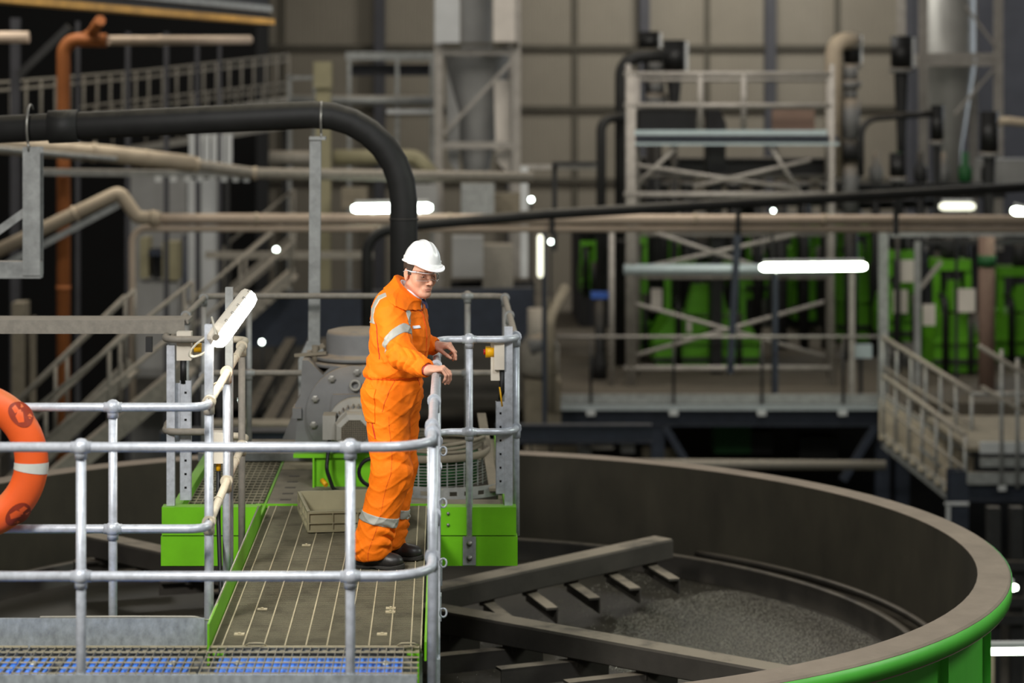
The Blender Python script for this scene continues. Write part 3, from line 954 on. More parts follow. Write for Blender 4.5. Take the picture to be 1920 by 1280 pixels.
es = thing('stop_station', 'emergency stop with yellow button on a white post at the platform corner beside the man', 'switch', (.40, PF+.1, 0))
MB().channel((.405, PF+.07, .06), (.405, PF+.07, 1.19), .05, .05, .004, up=(0, -1, 0)).build('post', 'galv', es)
MB().box((.315, PF+.02, .93), (.378, PF+.12, 1.11)).build('switch_box', 'box', es)
MB().box((.295, PF+.05, .86), (.35, PF+.12, 1.10)).build('back_plate', 'box', es)
MB().cyl((.262, PF+.07, 1.035), (.315, PF+.07, 1.035), .036, 18).build('button_guard', 'yellow', es)
MB().cyl((.25, PF+.07, 1.035), (.265, PF+.07, 1.035), .018, 14).build('stop_button', 'red', es)
MB().tube([(.365, PF+.06, .93), (.367, PF+.06, .80), (.35, PF+.07, .74)], [.022, .018, .012], 8).build('cable_boot', 'blackcable', es)
MB().tube([(.35, PF+.05, .82), (.365, PF+.05, .70)], .006, 6).build('earth_wire', 'yellow', es)
perforated(.355, PF+.05, .16, .73, .056, es)
es2 = thing('stop_station', 'emergency stop station with pale box behind the cable coil, at the platform corner', 'switch', (-1.68, PF+.1, 0))
MB().channel((-1.685, PF+.05, .09), (-1.685, PF+.05, 1.08), .05, .05, .004, up=(0, -1, 0)).build('post', 'galv', es2)
MB().box((-1.65, PF+.04, .985), (-1.56, PF+.13, 1.16)).build('switch_box', 'box', es2)
MB().cyl((-1.545, PF+.08, 1.06), (-1.50, PF+.08, 1.06), .03, 16).build('button_guard', 'yellow', es2)
MB().tube([(-1.61, PF+.06, .99), (-1.61, PF+.06, .84)], .02, 8).build('cable_boot', 'blackcable', es2)
perforated(-1.595, PF+.05, .12, .86, .068, es2)
MB().box((-1.66, PF+.08, .45), (-1.63, PF+.09, .84)).build('back_strip', 'galv', es2)

# ------------------------------------------------------------------ lifebuoy hung on the guard rail
lc = Vector((-2.305, 11.14, 2.72-(865-150)*11.14/4300))
lb = thing('lifebuoy', 'orange lifebuoy with pale reflective tape hanging on the silver guardrail', 'lifebuoy', (lc.x, lc.y, lc.z-.38))
RB, ra, rbb = .305, .082, .062
m = MB()
n1, n2 = 72, 20
vs, fs = [], []
def bpt(t, a, e=1.0):
    r = RB+ra*math.cos(a)*e
    return lc+Vector((r*math.cos(t), rbb*math.sin(a)*e, r*math.sin(t)))
for i in range(n1):
    for j in range(n2):
        vs.append(bpt(2*PI*i/n1, 2*PI*j/n2))
for i in range(n1):
    for j in range(n2):
        fs.append((i*n2+j, ((i+1) % n1)*n2+j, ((i+1) % n1)*n2+(j+1) % n2, i*n2+(j+1) % n2))
m.add(vs, fs, True)
m.build('ring', 'buoy', lb)
for c in (-4.5, 85.5, 175.5, 265.5):
    vs, fs = [], []
    k = 5
    for i in range(k):
        t = math.radians(c-4.2+8.4*i/(k-1))
        for j in range(n2):
            vs.append(bpt(t, 2*PI*j/n2, 1.035))
    for i in range(k-1):
        for j in range(n2):
            fs.append((i*n2+j, (i+1)*n2+j, (i+1)*n2+(j+1) % n2, i*n2+(j+1) % n2))
    MB().add(vs, fs, True).build('reflective_band', 'tape', lb)
for c in (42, -45, 135, 225):
    mk = MB()
    t0 = math.radians(c)
    ce = bpt(t0, -PI/2, 1.0)
    rad = Vector((math.cos(t0), 0, math.sin(t0))); tan = Vector((-math.sin(t0), 0, math.cos(t0)))
    k = 24
    def surfp(u, v, e):
        r = RB+u
        a = -math.acos(max(-1, min(1, u/ra)))
        t = t0+v/RB
        return lc+Vector((r*math.cos(t), rbb*math.sin(a)*e-.002, r*math.sin(t)))
    u0 = .046
    def patchy(poly, e):
        n0 = len(poly)
        vs = [surfp(u0+sum(p[0] for p in poly)/n0, sum(p[1] for p in poly)/n0, e)]
        for f in (.5, 1.0):
            for p in poly:
                cu, cv = sum(q[0] for q in poly)/n0, sum(q[1] for q in poly)/n0
                vs.append(surfp(u0+cu+(p[0]-cu)*f, cv+(p[1]-cv)*f, e))
        fs = [(0, 1+i, 1+(i+1) % n0) for i in range(n0)]+[(1+i, 1+n0+i, 1+n0+(i+1) % n0, 1+(i+1) % n0) for i in range(n0)]
        mk.add(vs, fs, True)
    patchy([(.046*math.cos(2*PI*i/k), .060*math.sin(2*PI*i/k)) for i in range(k)], 1.008)
    mo_ = mk.build('moulded_mark', 'buoymark', lb)
    mk = MB()
    patchy([(-.028, -.022), (-.006, -.034), (.012, -.006), (.030, .026), (.006, .020), (-.020, .010)], 1.025)
    patchy([(-.012, .020), (.010, .014), (.016, .044), (-.004, .046)], 1.03)
    mk.build('raised_knot', 'buoy', mo_)
hk = MB().tube(arc_path([(lc.x+.0, 11.22, HB+.02), (lc.x, 11.14, HB+.03), (lc.x, 11.10, HB-.03)], .03), .008, 8).build('hook', 'galv', lb)

# ------------------------------------------------------------------ big black feed pipe over the platform
Yp = 17.3
fp_ = pipe('feed_pipe', 'thick black pipe sweeping over the platform and bending down behind the man', 'pipe',
           [V(-420, 262, Yp), V(757, 207, Yp), V(757, 900, Yp)], .104, 'black', bend=.66, n=28)
c0, c1 = V(92, 238, Yp), V(147, 236, Yp)
MB().cyl(c0, c1, .125, 28).build('coupling', 'black', fp_)
MB().lathe([(.107, 0), (.112, .004), (.112, .010), (.107, .014)], V(757, 412, Yp), n=28, caps=False).build('weld_ring', 'dark', fp_)
def ubolt(x, yt, yb, par):
    a = V(x, (yt+yb)/2, Yp)
    h = (yb-yt)/2*Yp/F
    m = MB().tube([a+Vector((0, -h*.98*math.sin(t), h*1.02*math.cos(t)))for t in [PI*i/14 for i in range(-3, 15)]], .009, 8)
    m.tube([a+Vector((0, -h*.98*.62, -h*.80)), a+Vector((.0, -.07, -h-.03))], .009, 8)
    return m.build('pipe_strap', 'bolt', par)
ps = thing('pipe_support', 'tall galvanised post strapped under the thick black pipe, beside the gearbox', 'support', (V(588, 700, Yp).x, Yp, 0))
MB().channel((V(588, 0, Yp).x, Yp-.02, 0), (V(592, 0, Yp).x, Yp-.02, 2.27), .085, .085, .008, up=(0, -1, 0)).build('post', 'galv_dull', ps)
MB().box((V(581, 0, Yp).x, Yp-.08, 2.27), (V(611, 0, Yp).x, Yp+.08, 2.295)).build('head_plate', 'galv_dull', ps)
xb = V(588, 0, Yp).x
MB().prism([(xb-.11, Yp-.07, 0), (xb+.11, Yp-.07, 0), (xb+.11, Yp-.07, .62), (xb+.045, Yp-.07, .76), (xb-.045, Yp-.07, .76), (xb-.11, Yp-.07, .62)], (0, .012, 0)).build('gusset', 'galv_dull', ps)
ubolt(603, 192, 254, ps)
hb = thing('hanger_frame', 'galvanised beam frame with a diagonal brace carrying the far end of the black pipe', 'support', (-4.9, Yp, -6))
MB().ibeam((-4.9, Yp+.165, -6), (-4.9, Yp+.165, 3.2), .2, .2, .015, up=(0, 1, 0)).build('column', 'galv_dull', hb)
MB().bar(V(-400, 505, Yp), V(78, 505, Yp), .12, .125).build('beam', 'galv_dull', hb)
MB().ibeam(V(62, 515, Yp), V(62, 275, Yp), .13, .15, .012, up=(0, 1, 0)).build('upright', 'galv_dull', hb)
MB().bar(V(50, 395, Yp), V(-180, 560, Yp), .05, .06).build('brace', 'galv_dull', hb)
ubolt(57, 197, 276, hb)
bm = thing('cable_bridge', 'long dusty galvanised channel beam running level into the platform corner', 'beam', (-4.8, 14.35, 1.2))
MB().channel((-4.9, 14.4, 1.175), (-1.62, 14.4, 1.175), .09, .085, .008).build('beam', 'dustrail', bm)
MB().box((-4.9, 14.40, 1.19), (-1.60, 14.65, 1.215)).build('cover', 'dustrail', bm)
MB().box((-1.86, 14.33, 1.02), (-1.82, 14.37, 1.115)).build('hanger_clip', 'dark', bm)
MB().ibeam((-4.9, 14.5, -6), (-4.9, 14.5, 1.13), .16, .16, .012, up=(0, 1, 0)).build('column', 'galv_dull', bm)

# ------------------------------------------------------------------ far left: girder, orange pipe, gallery
cg = thing('overhead_girder', 'dark overhead crane girder with a yellow lower flange', 'girder', V(0, 0, 26))
pa, pb = V(-60, -6, 25.8), V(496, 41, 36)
MB().bar(pa, pb, .34, .09).build('lower_flange', 'yellowbeam', cg)  # mottled yellow flange under the dark web
up = Vector((0, 0, 1))
MB().bar(pa+up*.55, pb+up*.55, .12, 1.0).build('web', 'dark', cg)
MB().bar(pa+up*.20, pb+up*.20, .26, .10).build('rib', 'galv_dull', cg)
MB().bar(pa+up*.45, pb+up*.45, .26, .12).build('rib', 'galv_dull', cg)
MB().bar(pa+up*1.08, pb+up*1.08, .34, .05).build('top_flange', 'dark', cg)
Yo = 34
o = pipe('orange_pipe', 'upright orange pipe with a branch at its top elbow, against the black cladding', 'pipe', [V(119, 1000, Yo), V(119, 74, Yo), V(200, 76, Yo)], .103, 'orange', bend=.22, n=16)
MB().tube(arc_path([V(150, 76, Yo), V(172, 62, Yo), V(188, 38, Yo-.4)], .1), .08, 14).build('branch', 'orange', o)
MB().cyl(V(119, 535, Yo), V(119, 545, Yo), .108, 16).build('flange', 'orange', o)
pipe('ceiling_pipe', 'level dusty brown pipe leading away from the orange elbow', 'pipe', [V(201, 76, Yo), V(300, 76, Yo+1.5), V(468, 75, Yo+3)], .075, 'pink', n=14, flanges=((.5, .085, .06, 'pink'),))
pipe('ceiling_pipe', 'short capped brown pipe high up beside the orange pipe', 'pipe', [V(-80, 70, Yo), V(54, 70, Yo)], .09, 'pink', n=14)
for x, wd, y0, y1, nm in ((29, .15, 34, 1500, 'stout grey steel column just beside the orange pipe and the capped brown pipe'), (146, .07, 40, 1400, 'thin grey column next to the orange pipe'),
                          (240, .08, 60, 1300, 'thin grey column under the brown pipe, second from the orange pipe'), (312, .08, 60, 1300, 'thin grey column under the brown pipe, third from the orange pipe'),
                          (370, .07, 80, 1200, 'thin grey column under the brown pipe, fourth from the orange pipe'), (412, .06, 80, 1200, 'thin grey column under the far end of the brown pipe')):
    tag(MB().ibeam(V(x, y1, 39), V(x, y0, 39), wd, wd, .012, up=(0, 1, 0)).build('steel_column', 'column'), nm, 'column')
tag(MB().bar(V(35, 142, 38), V(130, 50, 38), .12, .12).build('brace_beam', 'dark'), 'dark diagonal brace beam below the yellow girder', 'brace')
railing('gallery_railing', 'grey gallery railing with close upright bars seen above the black pipe', [V(-40, 273, 39.6), V(270, 232, 46), V(541, 190, 52)], mat='dustrail', heights=(1.06, .92), r=.028, every=.58, toe=.12)
railing('gallery_railing', 'second thinner gallery railing climbing behind the first, above the black pipe', [V(145, 294, 44), V(541, 232, 52.8)], mat='dustrail', heights=(.95, .80), r=.025, every=.7)
for px_ in ((300, 269, 47.5), (535, 233, 52.7)):
    p_ = V(*px_)
    MB().bar((p_.x, p_.y, -6 if p_.x < -6 else -3.1), p_, .12, .12, up=(0, 1, 0)).build('support_column', 'dark', bpy.data.objects['gallery_railing.001'])
MB().bar(V(145, 296, 44), V(541, 234, 52.8), .1, .14).build('stringer', 'dustrail', bpy.data.objects['gallery_railing.001'])
# dusty pipes and tray under the black pipe
pipe('dusty_pipe', 'fat dust covered pipe sloping under the black pipe', 'pipe', [V(-60, 268, 31), V(200, 288, 32), V(360, 307, 33)], .12, 'tan', n=16, flanges=((.45, .14, .06, 'tan'), (.72, .13, .05, 'tan')))
pipe('dusty_pipe', 'long level dark dusty pipe passing behind the hopper tower', 'pipe', [V(362, 308, 33), V(478, 325, 33.5), V(1000, 333, 33.5)], .085, 'dustrail', n=14, flanges=((.02, .11, .06, 'tan'), (.5, .10, .06, 'tan')))
pipe('thin_pipe', 'thin silvery pipe beside the top of the hanger frame', 'pipe', [V(-120, 268, 29.5), V(78, 286, 30.5), V(216, 298, 31.9)], .04, 'galv_dull', n=10)
tr = thing('cable_tray', 'dusty cable tray with a row of pale hangers below the fat dusty pipe', 'tray', V(100, 330, 33.6))
MB().bar(V(60, 322, 33.6), V(470, 327, 34), .35, .09).build('tray', 'galv_dull', tr)
for x in (297, 325, 352, 376, 398, 420, 442, 462):
    MB().bar(V(x, 330, 33.5), V(x, 341, 33.5), .09, .07).build('hanger', 'palegrey', tr)
pipe('dusty_pipe', 'dust covered pipe climbing to an elbow beside the orange pipe', 'pipe', [V(-20, 478, 32.5), V(224, 360, 32.5), V(258, 408, 32.5), V(300, 409, 32.5)], .098, 'tan', bend=.1, n=16, flanges=((.1, .115, .05, 'tan'), (.22, .115, .05, 'tan'), (.9, .115, .08, 'tan')))
tag(MB().bar(V(-20, 512, 32.6), V(222, 384, 32.6), .14, .09).build('support_beam', 'galv_dull'), 'grey beam carrying the climbing dusty pipe', 'beam')
pipe('main_pipe', 'long level tan pipe crossing the hall, upper of the two behind the man', 'pipe', [V(296, 410, 32.6), V(2050, 413, 34.5)], .078, 'pink', n=14, flanges=((.10, .09, .05, 'tan'), (.3, .09, .05, 'tan'), (.56, .09, .05, 'tan'), (.7, .09, .05, 'tan')))
pipe('main_pipe', 'long level tan pipe crossing the hall, lower of the two, turning down to a post', 'pipe', [V(248, 780, 32.6), V(248, 428, 32.6), V(2050, 430, 34.5)], .05, 'pink', bend=.2, n=12)
dk = pipe('slurry_pipe', 'dark dusty pipe climbing across the hall above the two level pipes', 'pipe', [V(688, 760, 30), V(688, 440, 30), V(760, 424, 30), V(1020, 402, 30.5), V(2000, 346, 33)], .072, 'black', bend=.35, n=14)
for x, y0, y1, lb_ in ((1384, 370, 440, 'dark clamp hanger holding the climbing pipe to the level pipes, beside the scaffold'), (1680, 355, 440, 'dark clamp hanger holding the climbing pipe, beyond the scaffold'), (1035, 395, 440, 'dark clamp hanger holding the climbing pipe before the scaffold')):
    tag(MB().bar(V(x, y0, 33.2), V(x, y1, 33.2), .07, .05).build('pipe_hanger', 'dark'), lb_, 'hanger')

# stair flights, panels and columns on the far left
def stair(name, lb_, p0, p1, width, n, mat='galv_dull', hr=1.0, every=1.1):
    p0, p1 = Vector(p0), Vector(p1)
    t = thing(name, lb_, 'stairs', p0)
    for dy in (0, width):
        q0, q1 = p0+Vector((0, dy, 0)), p1+Vector((0, dy, 0))
        MB().bar(q0, q1, .05, .24).build('stringer', mat, t)
        MB().tube([q0+Vector((0, 0, hr)), q1+Vector((0, 0, hr))], .028, 8).build('handrail', mat, t)
        MB().tube([q0+Vector((0, 0, hr*.55)), q1+Vector((0, 0, hr*.55))], .022, 8).build('knee_rail', mat, t)
        L = (q1-q0).length
        k = max(2, int(L/every)+1)
        for i in range(k):
            c = q0+(q1-q0)*(i/(k-1))
            MB().tube([c, c+Vector((0, 0, hr))], .024, 8).build('post', mat, t)
    for i in range(n):
        c = p0+(p1-p0)*((i+.5)/n)
        MB().box((c.x-.13, c.y+.02, c.z-.02), (c.x+.13, c.y+width-.02, c.z+.02)).build('tread', mat, t)
    return t
stair('staircase', 'steep grey staircase rising beside the orange pipe', V(-30, 960, 29), V(235, 700, 29.6), .9, 11, mat='dustrail')
stair('staircase', 'long grey staircase rising behind the lit lamp towards the pale column', V(60, 935, 26.2), V(345, 700, 27), .9, 12, mat='dustrail')
stair('staircase', 'upper grey staircase flight beyond the pale column', V(350, 690, 36), V(545, 520, 38), 1.0, 12, mat='dustrail')
stair('staircase', 'far dim staircase flight below the gallery', V(420, 560, 44), V(545, 455, 45), 1.0, 10, mat='dustrail')
tag(MB().box(V(240, 900, 45), V(350, 330, 45.1)).build('partition_wall', 'grey'), 'plain grey partition standing beside the pale column', 'partition')
pc = thing('pale_column', 'broad pale grey column standing behind the stair flights', 'column', V(380, 640, 43))
MB().box(V(352, 760, 43), V(408, 336, 43.5)).build('shaft', 'palegrey', pc)
MB().box(V(350, 404, 42.9), V(410, 396, 43.6)).build('collar', 'grey', pc)
lv_ = thing('louvre_screen', 'pale upright louvre screen showing between the black pipe and the dusty pipe', 'screen', V(395, 300, 42))
for i in range(6):
    MB().bar(V(360+i*14, 318, 42), V(360+i*14, 252, 42), .10, .05, up=(0, 1, 0)).build('slat', 'palegrey', lv_)
MB().box(V(352, 256, 42.1), V(438, 250, 42.2)).build('frame', 'grey', lv_)
for x in (372, 426):
    MB().bar(Vector((V(x, 0, 42.2).x, 42.2, -6)), V(x, 252, 42.2), .08, .08, up=(0, 1, 0)).build('leg', 'dark', lv_)
ym = thing('filter_machine', 'machine with two pale yellow side panels and a blue cap behind the stairs', 'machine', V(300, 640, 41))
MB().box(V(256, 690, 41), V(346, 522, 42)).build('body', 'grey', ym)
MB().box(V(262, 522, 41), V(286, 442, 41.6)).build('panel', 'khaki', ym)
MB().box(V(304, 525, 41), V(341, 450, 41.6)).build('panel', 'khaki', ym)
MB().box(V(280, 480, 40.9), V(308, 464, 41.3)).build('cap', 'navy', ym)
MB().box(V(286, 522, 41.2), V(304, 470, 41.6)).build('core', 'dark', ym)
pipe('dark_standpipe', 'dark upright pipe next to the pale column', 'pipe', [V(347, 720, 40), V(347, 440, 40)], .055, 'navy', n=10)
st = thing('stepped_column', 'stepped dusty tan block column below the hanger frame', 'column', V(40, 800, 33))
MB().box(V(22, 860, 33), V(56, 563, 33.4)).build('tall_block', 'plate', st)
MB().box(V(56, 860, 33), V(68, 592, 33.4)).build('step_block', 'plate', st)

# ------------------------------------------------------------------ middle distance: hopper towers, ducts
def tower(lb_, x0, x1, yb, Y, yband, hop, mat_h, depth=2.4):
    c = V((x0+x1)/2, yb, Y)
    t = thing('hopper_tower', lb_, 'tower', c)
    wpx = F/Y
    for x in (x0, x1):
        for dy in (0, depth):
            MB().ibeam(V(x, yb, Y)+Vector((0, dy, 0)), V(x, -90, Y)+Vector((0, dy, 0)), .17, .17, .02, up=(0, 1, 0)).build('column', 'scaff', t)
    for yy in yband:
        for dy in (0, depth):
            MB().bar(V(x0, yy, Y)+Vector((0, dy, 0)), V(x1, yy, Y)+Vector((0, dy, 0)), .12, .13).build('crossbeam', 'scaff', t)
    yt, ybot, rt, rb, ycyl = hop
    cxx = (x0+x1)/2
    cc_ = V(cxx, 0, Y); cc_.y = Y+depth/2; cc_.z = 0
    zt, zb = EYE-(yt-PY)*Y/F, EYE-(ybot-PY)*Y/F
    MB().lathe([(rb, zb-1.2), (rb, zb), (rt, zt), (rt*1.02, zt+.06), (rt*1.02, zt+.12), (ycyl, zt+.16), (ycyl, zt+4.0)], cc_, n=28).build('hopper', mat_h, t)
    return t
tw = tower('steel tower with a pale conical hopper behind the black pipe bend', 822, 968, 560, 46, (97, 272), (110, 330, .66, .26, .32), 'grey')
MB().bar(V(832, 250, 45.9), V(962, 112, 45.9), .12, .06).build('brace', 'scaff', tw)
MB().box(V(815, 82, 45.8), V(862, -90, 46)).build('cladding_sheet', 'palegrey', tw)
MB().box(V(925, 78, 45.8), V(965, -90, 46)).build('cladding_sheet', 'tag', tw)
MB().box(V(828, 80, 45.7), V(972, 86, 46)).build('ledge', 'cladgirt', tw)
for xa, xb_, ya, yb_, mt in ((836, 862, 125, 215, 'grey'), (926, 958, 150, 232, 'tag')):
    MB().prism([V(xa, ya, 46.3), V(xb_, yb_ if mt == 'grey' else ya, 46.3), V(xb_-2, 330, 46.3), V(xa+4, 300, 46.3)], (0, .3, 0)).build('side_chute', mt, tw)
tw2 = tower('tall bright steel tower with a shining silver duct and cone', 1731, 1872, 470, 50, (105, 118), (118, 280, .60, .30, .58), 'silver')
MB().bar(V(1810, 10, 49.9), V(1868, 90, 49.9), .07, .05).build('brace', 'scaff', tw2)
MB().bar(V(1790, 215, 49.9), V(1862, 130, 49.9), .07, .05).build('brace', 'scaff', tw2)
mp = thing('access_platform', 'small steel access platform beside the hopper tower, high on the ribbed wall', 'platform', V(730, 112, 48))
MB().box(V(648, 112, 48), V(815, 99, 49.5)).build('deck', 'galv_dull', mp)
MB().box(V(655, 142, 48.6), V(815, 121, 49)).build('dark_beam', 'column', mp)
for x in (655, 745, 810):
    MB().bar(Vector((V(x, 0, 48).x, 48, -3.1)), V(x, 108, 48), .08, .08, up=(0, 1, 0)).build('leg', 'galv_dull', mp)
tag(MB().cyl(V(545, 187, 47.5), V(815, 188, 47.5), .10, 14).build('duct', 'galv_dull'), 'grey level duct below the small access platform', 'duct')
tag(MB().bar(V(725, 209, 47.2), V(815, 209, 47.2), .08, .09).build('pale_beam', 'palegrey'), 'short pale beam between the grey duct and the hopper tower', 'beam')
kc = thing('khaki_column', 'khaki painted column with a block head behind the galvanised post', 'column', V(606, 700, 44))
MB().box(V(592, 720, 44), V(621, 165, 44.3)).build('shaft', 'khaki', kc)
MB().box(V(588, 165, 43.9), V(624, 116, 44.4)).build('head', 'khaki', kc)
pipe('khaki_duct', 'khaki level duct with a turned-down end below the black pipe bend', 'duct', [V(625, 295, 44.4), V(780, 295, 44.4), V(812, 330, 44.4)], .155, 'khaki', bend=.3, n=16, flanges=((.3, .18, .08, 'khaki'),))
tag(MB().cyl(V(505, 296, 44.15), V(597, 296, 44.15), .14, 14).build('duct_stub', 'dustrail'), 'short grey duct stub ending at the khaki column', 'duct')
vf = thing('gallery_gate', 'pale handrail frame at the end of the gallery railing', 'railing', V(560, 185, 50))
for x in (543, 590):
    MB().bar(Vector((V(x, 0, 50).x, 50, -3.1)), V(x, 140, 50), .08, .08, up=(0, 1, 0)).build('post', 'galv_dull', vf)
MB().bar(V(543, 146, 50), V(590, 146, 50), .08, .08).build('handrail', 'galv_dull', vf)
# grey machinery block under the level pipes, between man and platform
gm_ = thing('grey_machinery', 'group of dusty grey casings under the level pipes behind the man', 'machine', V(900, 640, 40))
for x0, x1, y0, y1, yy, mt in ((735, 820, 345, 400, 42, 'grey'), (848, 905, 440, 520, 41, 'grey'), (905, 960, 455, 540, 41.5, 'dustrail'), (865, 925, 340, 405, 43, 'galv_dull'), (925, 985, 360, 402, 44, 'plate'),
                              (640, 690, 350, 390, 43, 'plate'), (845, 1000, 520, 640, 42, 'dark')):
    MB().box(V(x0, y1, yy), V(x1, y0, yy+.8)).build('casing', mt, gm_)
MB().bar(V(845, 560, 40.5), V(1000, 560, 40.5), .1, .12).build('beam', 'dustrail', gm_)
tag(MB().bar(V(385, 478, 39), V(700, 478, 39), .10, .12).build('level_beam', 'dustrail'), 'dim level beam behind the lamp at the height of the galvanised post', 'beam')
tag(MB().bar(V(420, 600, 39), V(1000, 588, 39), .3, .9).build('girder_band', 'navy'), 'broad dark navy girder behind the platform railing', 'girder')
# pallets of the lower gallery behind the gearbox
for i, (x0, y0, x1, y1) in enumerate(((500, 800, 590, 640), (530, 800, 612, 640), (460, 790, 545, 640))):
    tag(MB().bar(V(x0, y0, 30+i*.5), V(x1, y1, 36+i*.5), .16, .12).build('conveyor_rail', 'dark'), ('dim inclined conveyor rail behind the gearbox, nearest the gearbox', 'dim inclined conveyor rail behind the galvanised post', 'dim inclined conveyor rail seen below the lamp')[i], 'rail', None)
for y0, y1, x0, x1, yy, mt, lb_ in ((785, 800, 380, 600, 24, 'plate', 'dusty ledge strip behind the platform, beside the gearbox'),
                                    (800, 836, 300, 560, 24.3, 'navy', 'dark navy beam below the dusty ledge strip behind the gearbox')):
    tag(MB().box(V(x0, y1, yy), V(x1, y0, yy+.4)).build('ledge_beam', mt), lb_, 'beam')

pg = thing('pump_group', 'dusty brown pump casings stacked in the gap beside the mezzanine, behind the dark lamp pole', 'machine', V(1010, 800, 37))
MB().box(V(985, 800, 37), V(1046, 700, 38)).build('casing', 'plate', pg)
MB().lathe([(.28, 0), (.32, .1), (.32, .5), (.2, .7), (.2, 1.1)], V(1012, 705, 37.4), n=18).build('pump_body', 'dustrail', pg)
MB().cyl(V(992, 650, 37.2), V(1040, 636, 37.2), .16, 14).build('motor', 'gear', pg)
MB().tube(arc_path([V(1030, 770, 36.8), V(1030, 600, 36.8), V(1060, 540, 37.5)], .3), .09, 10).build('pipe', 'plate', pg)
MB().bar(V(1044, 770, 37), V(1024, 560, 37), .12, .12, up=(0, 1, 0)).build('brace', 'plate', pg)

# ------------------------------------------------------------------ lit tubes and little lamps far away
def tubelamp(lb_, p, q, r, mat, legs=(), stand=False):
    t = thing('strip_lamp', lb_, 'lamp', p)
    d = (Vector(q)-Vector(p)).normalized()
    MB().tube([p, p+d*r, q-d*r, q], [r*.6, r, r, r*.6], 12).build('tube', mat, t)
    if abs(d.z) < .5:
        MB().bar(Vector(p)+Vector((.05, 0, r+.03)), Vector(q)+Vector((-.05, 0, r+.03)), .10, .05).build('housing', 'palegrey', t)
    for x, l in legs:
        c = Vector(p)+(Vector(q)-Vector(p))*x
        MB().cyl(c-Vector((0, 0, r)), c-Vector((0, 0, l)), .025, 8).build('support_pin', 'palegrey', t)
    if stand:
        c = Vector(p)+(Vector(q)-Vector(p))*.5+Vector((0, .08, 0))
        MB().bar((c.x, c.y, MEZZ), c, .05, .05, up=(0, 1, 0)).build('stand', 'dark', t)
    return t
tubelamp('lit strip lamp glowing behind the vertical part of the black pipe', V(660, 391, 33.3), V(810, 389, 33.3), .062, 'tubecool', ((.27, .14), (.85, .14)))
tubelamp('lit strip lamp shining in front of the scaffold and green machines', V(1426, 501, 37), V(1624, 499, 37), .062, 'tube', ((.15, .1),))
tubelamp('upright dim strip lamp on a dark pole before the mezzanine', V(1013, 520, 35), V(1013, 440, 35), .045, 'tubewarm')
tag(MB().bar(V(1021, 815, 35.1), V(1021, 436, 35.1), .07, .07).build('lamp_pole', 'navy'), 'dark pole carrying the upright dim strip lamp', 'pole')
tubelamp('warm dim strip lamp under the silver duct tower', V(1762, 387, 40), V(1828, 387, 40), .07, 'tubewarm', stand=True)
tubelamp('warm strip lamp near the end of the climbing pipe', V(1898, 394, 40), V(1960, 408, 40), .07, 'tube', stand=True)
tubelamp('bright strip lamp low beside the green tank rim', V(1800, 1221, 22.5), V(2000, 1219, 22.5), .032, 'tube')
tubelamp('short bright lamp peeping past the tank rim', V(1850, 1101, 24), V(1908, 1101, 24), .036, 'tube')
for x, y, yy, s, lb_ in ((996, 374, 40, .085, 'small round lit lamp on the pale post before the scaffold'), (1033, 453, 40, .075, 'small round lit lamp beside the upright strip lamp'), (1450, 367, 44, .06, 'upper of two small round lit lamps behind the scaffold'),
                      (1450, 395, 40, .065, 'lower of two small round lit lamps between the pipes'), (518, 468, 40, .09, 'small bluish lit lamp on the dim level beam'), (491, 641, 36, .07, 'small round lit lamp beyond the platform railing'),
                      (452, 750, 36, .05, 'small lit lamp low behind the cream rail')):
    t = thing('bulkhead_lamp', lb_, 'lamp', V(x, y, yy))
    s *= .5
    MB().ball(V(x, y, yy), s, 12).build('globe', 'tubecool', t)
    MB().cyl(V(x, y, yy)+Vector((0, .03, 0)), V(x, y, yy)+Vector((0, s+.08, 0)), s*.9, 12).build('housing', 'dark', t)
    c = V(x, y, yy)+Vector((0, s+.06, 0))
    MB().bar((c.x, c.y, MEZZ if c.x > 1.95 else -6), c, .04, .04, up=(0, 1, 0)).build('stand', 'dark', t)
hr_ = thing('pale_guardrail', 'pale post and rail lit by the small round lamp before the scaffold', 'railing', V(982, 480, 40))
MB().bar(V(983, 520, 40), V(983, 312, 40), .13, .1).build('post', 'palegrey', hr_)
MB().bar(V(975, 313, 40), V(1118, 313, 40), .08, .08).build('handrail', 'scaff', hr_)
MB().bar(V(1040, 470, 40), V(1040, 305, 40), .08, .08).build('post', 'dark', hr_)
MB().bar(V(1036, 306, 39.9), V(1120, 306, 39.9), .06, .06).build('dark_rail', 'dark', hr_)

# ------------------------------------------------------------------ scaffold tower on the mezzanine
Ys = 41.0
sc = thing('scaffold_tower', 'pale scaffold tower with cross braces and a raised deck among green machines', 'scaffold', V(1366, 712, Ys))
for x, y1 in ((1178, 120), (1187, 135), (1560, 120)):
    MB().tube([Vector((V(x, 0, Ys).x, Ys, MEZZ)), V(x, y1, Ys)], .05, 10).build('standard', 'scaff', sc)
for x in (1196, 1553):
    MB().tube([Vector((V(x, 0, Ys+1.4).x, Ys+1.4, MEZZ)), V(x, 140, Ys+1.4)], .045, 10).build('standard', 'scaff', sc)
for y, r in ((139, .05), (198, .05), (365, .055), (505, .095), (690, .05)):
    MB().tube([V(1170, y, Ys), V(1562, y, Ys)], r, 10).build('ledger', 'deckblue' if y == 505 else 'scaff', sc)
for y in (150, 330, 440, 520):
    MB().tube([V(1182, y, Ys+1.4), V(1556, y, Ys+1.4)], .035, 8).build('ledger', 'scaff', sc)
dk_ = MB().box(V(1190, 272, Ys-.05), V(1550, 264, Ys+1.3))
dk_.box(V(1190, 253, Ys-.05), V(1550, 244, Ys))
dk_.build('deck', 'deckblue', sc)
MB().box(V(1190, 264, Ys-.02), V(1550, 253, Ys+1.25)).build('deck_core', 'navy', sc)
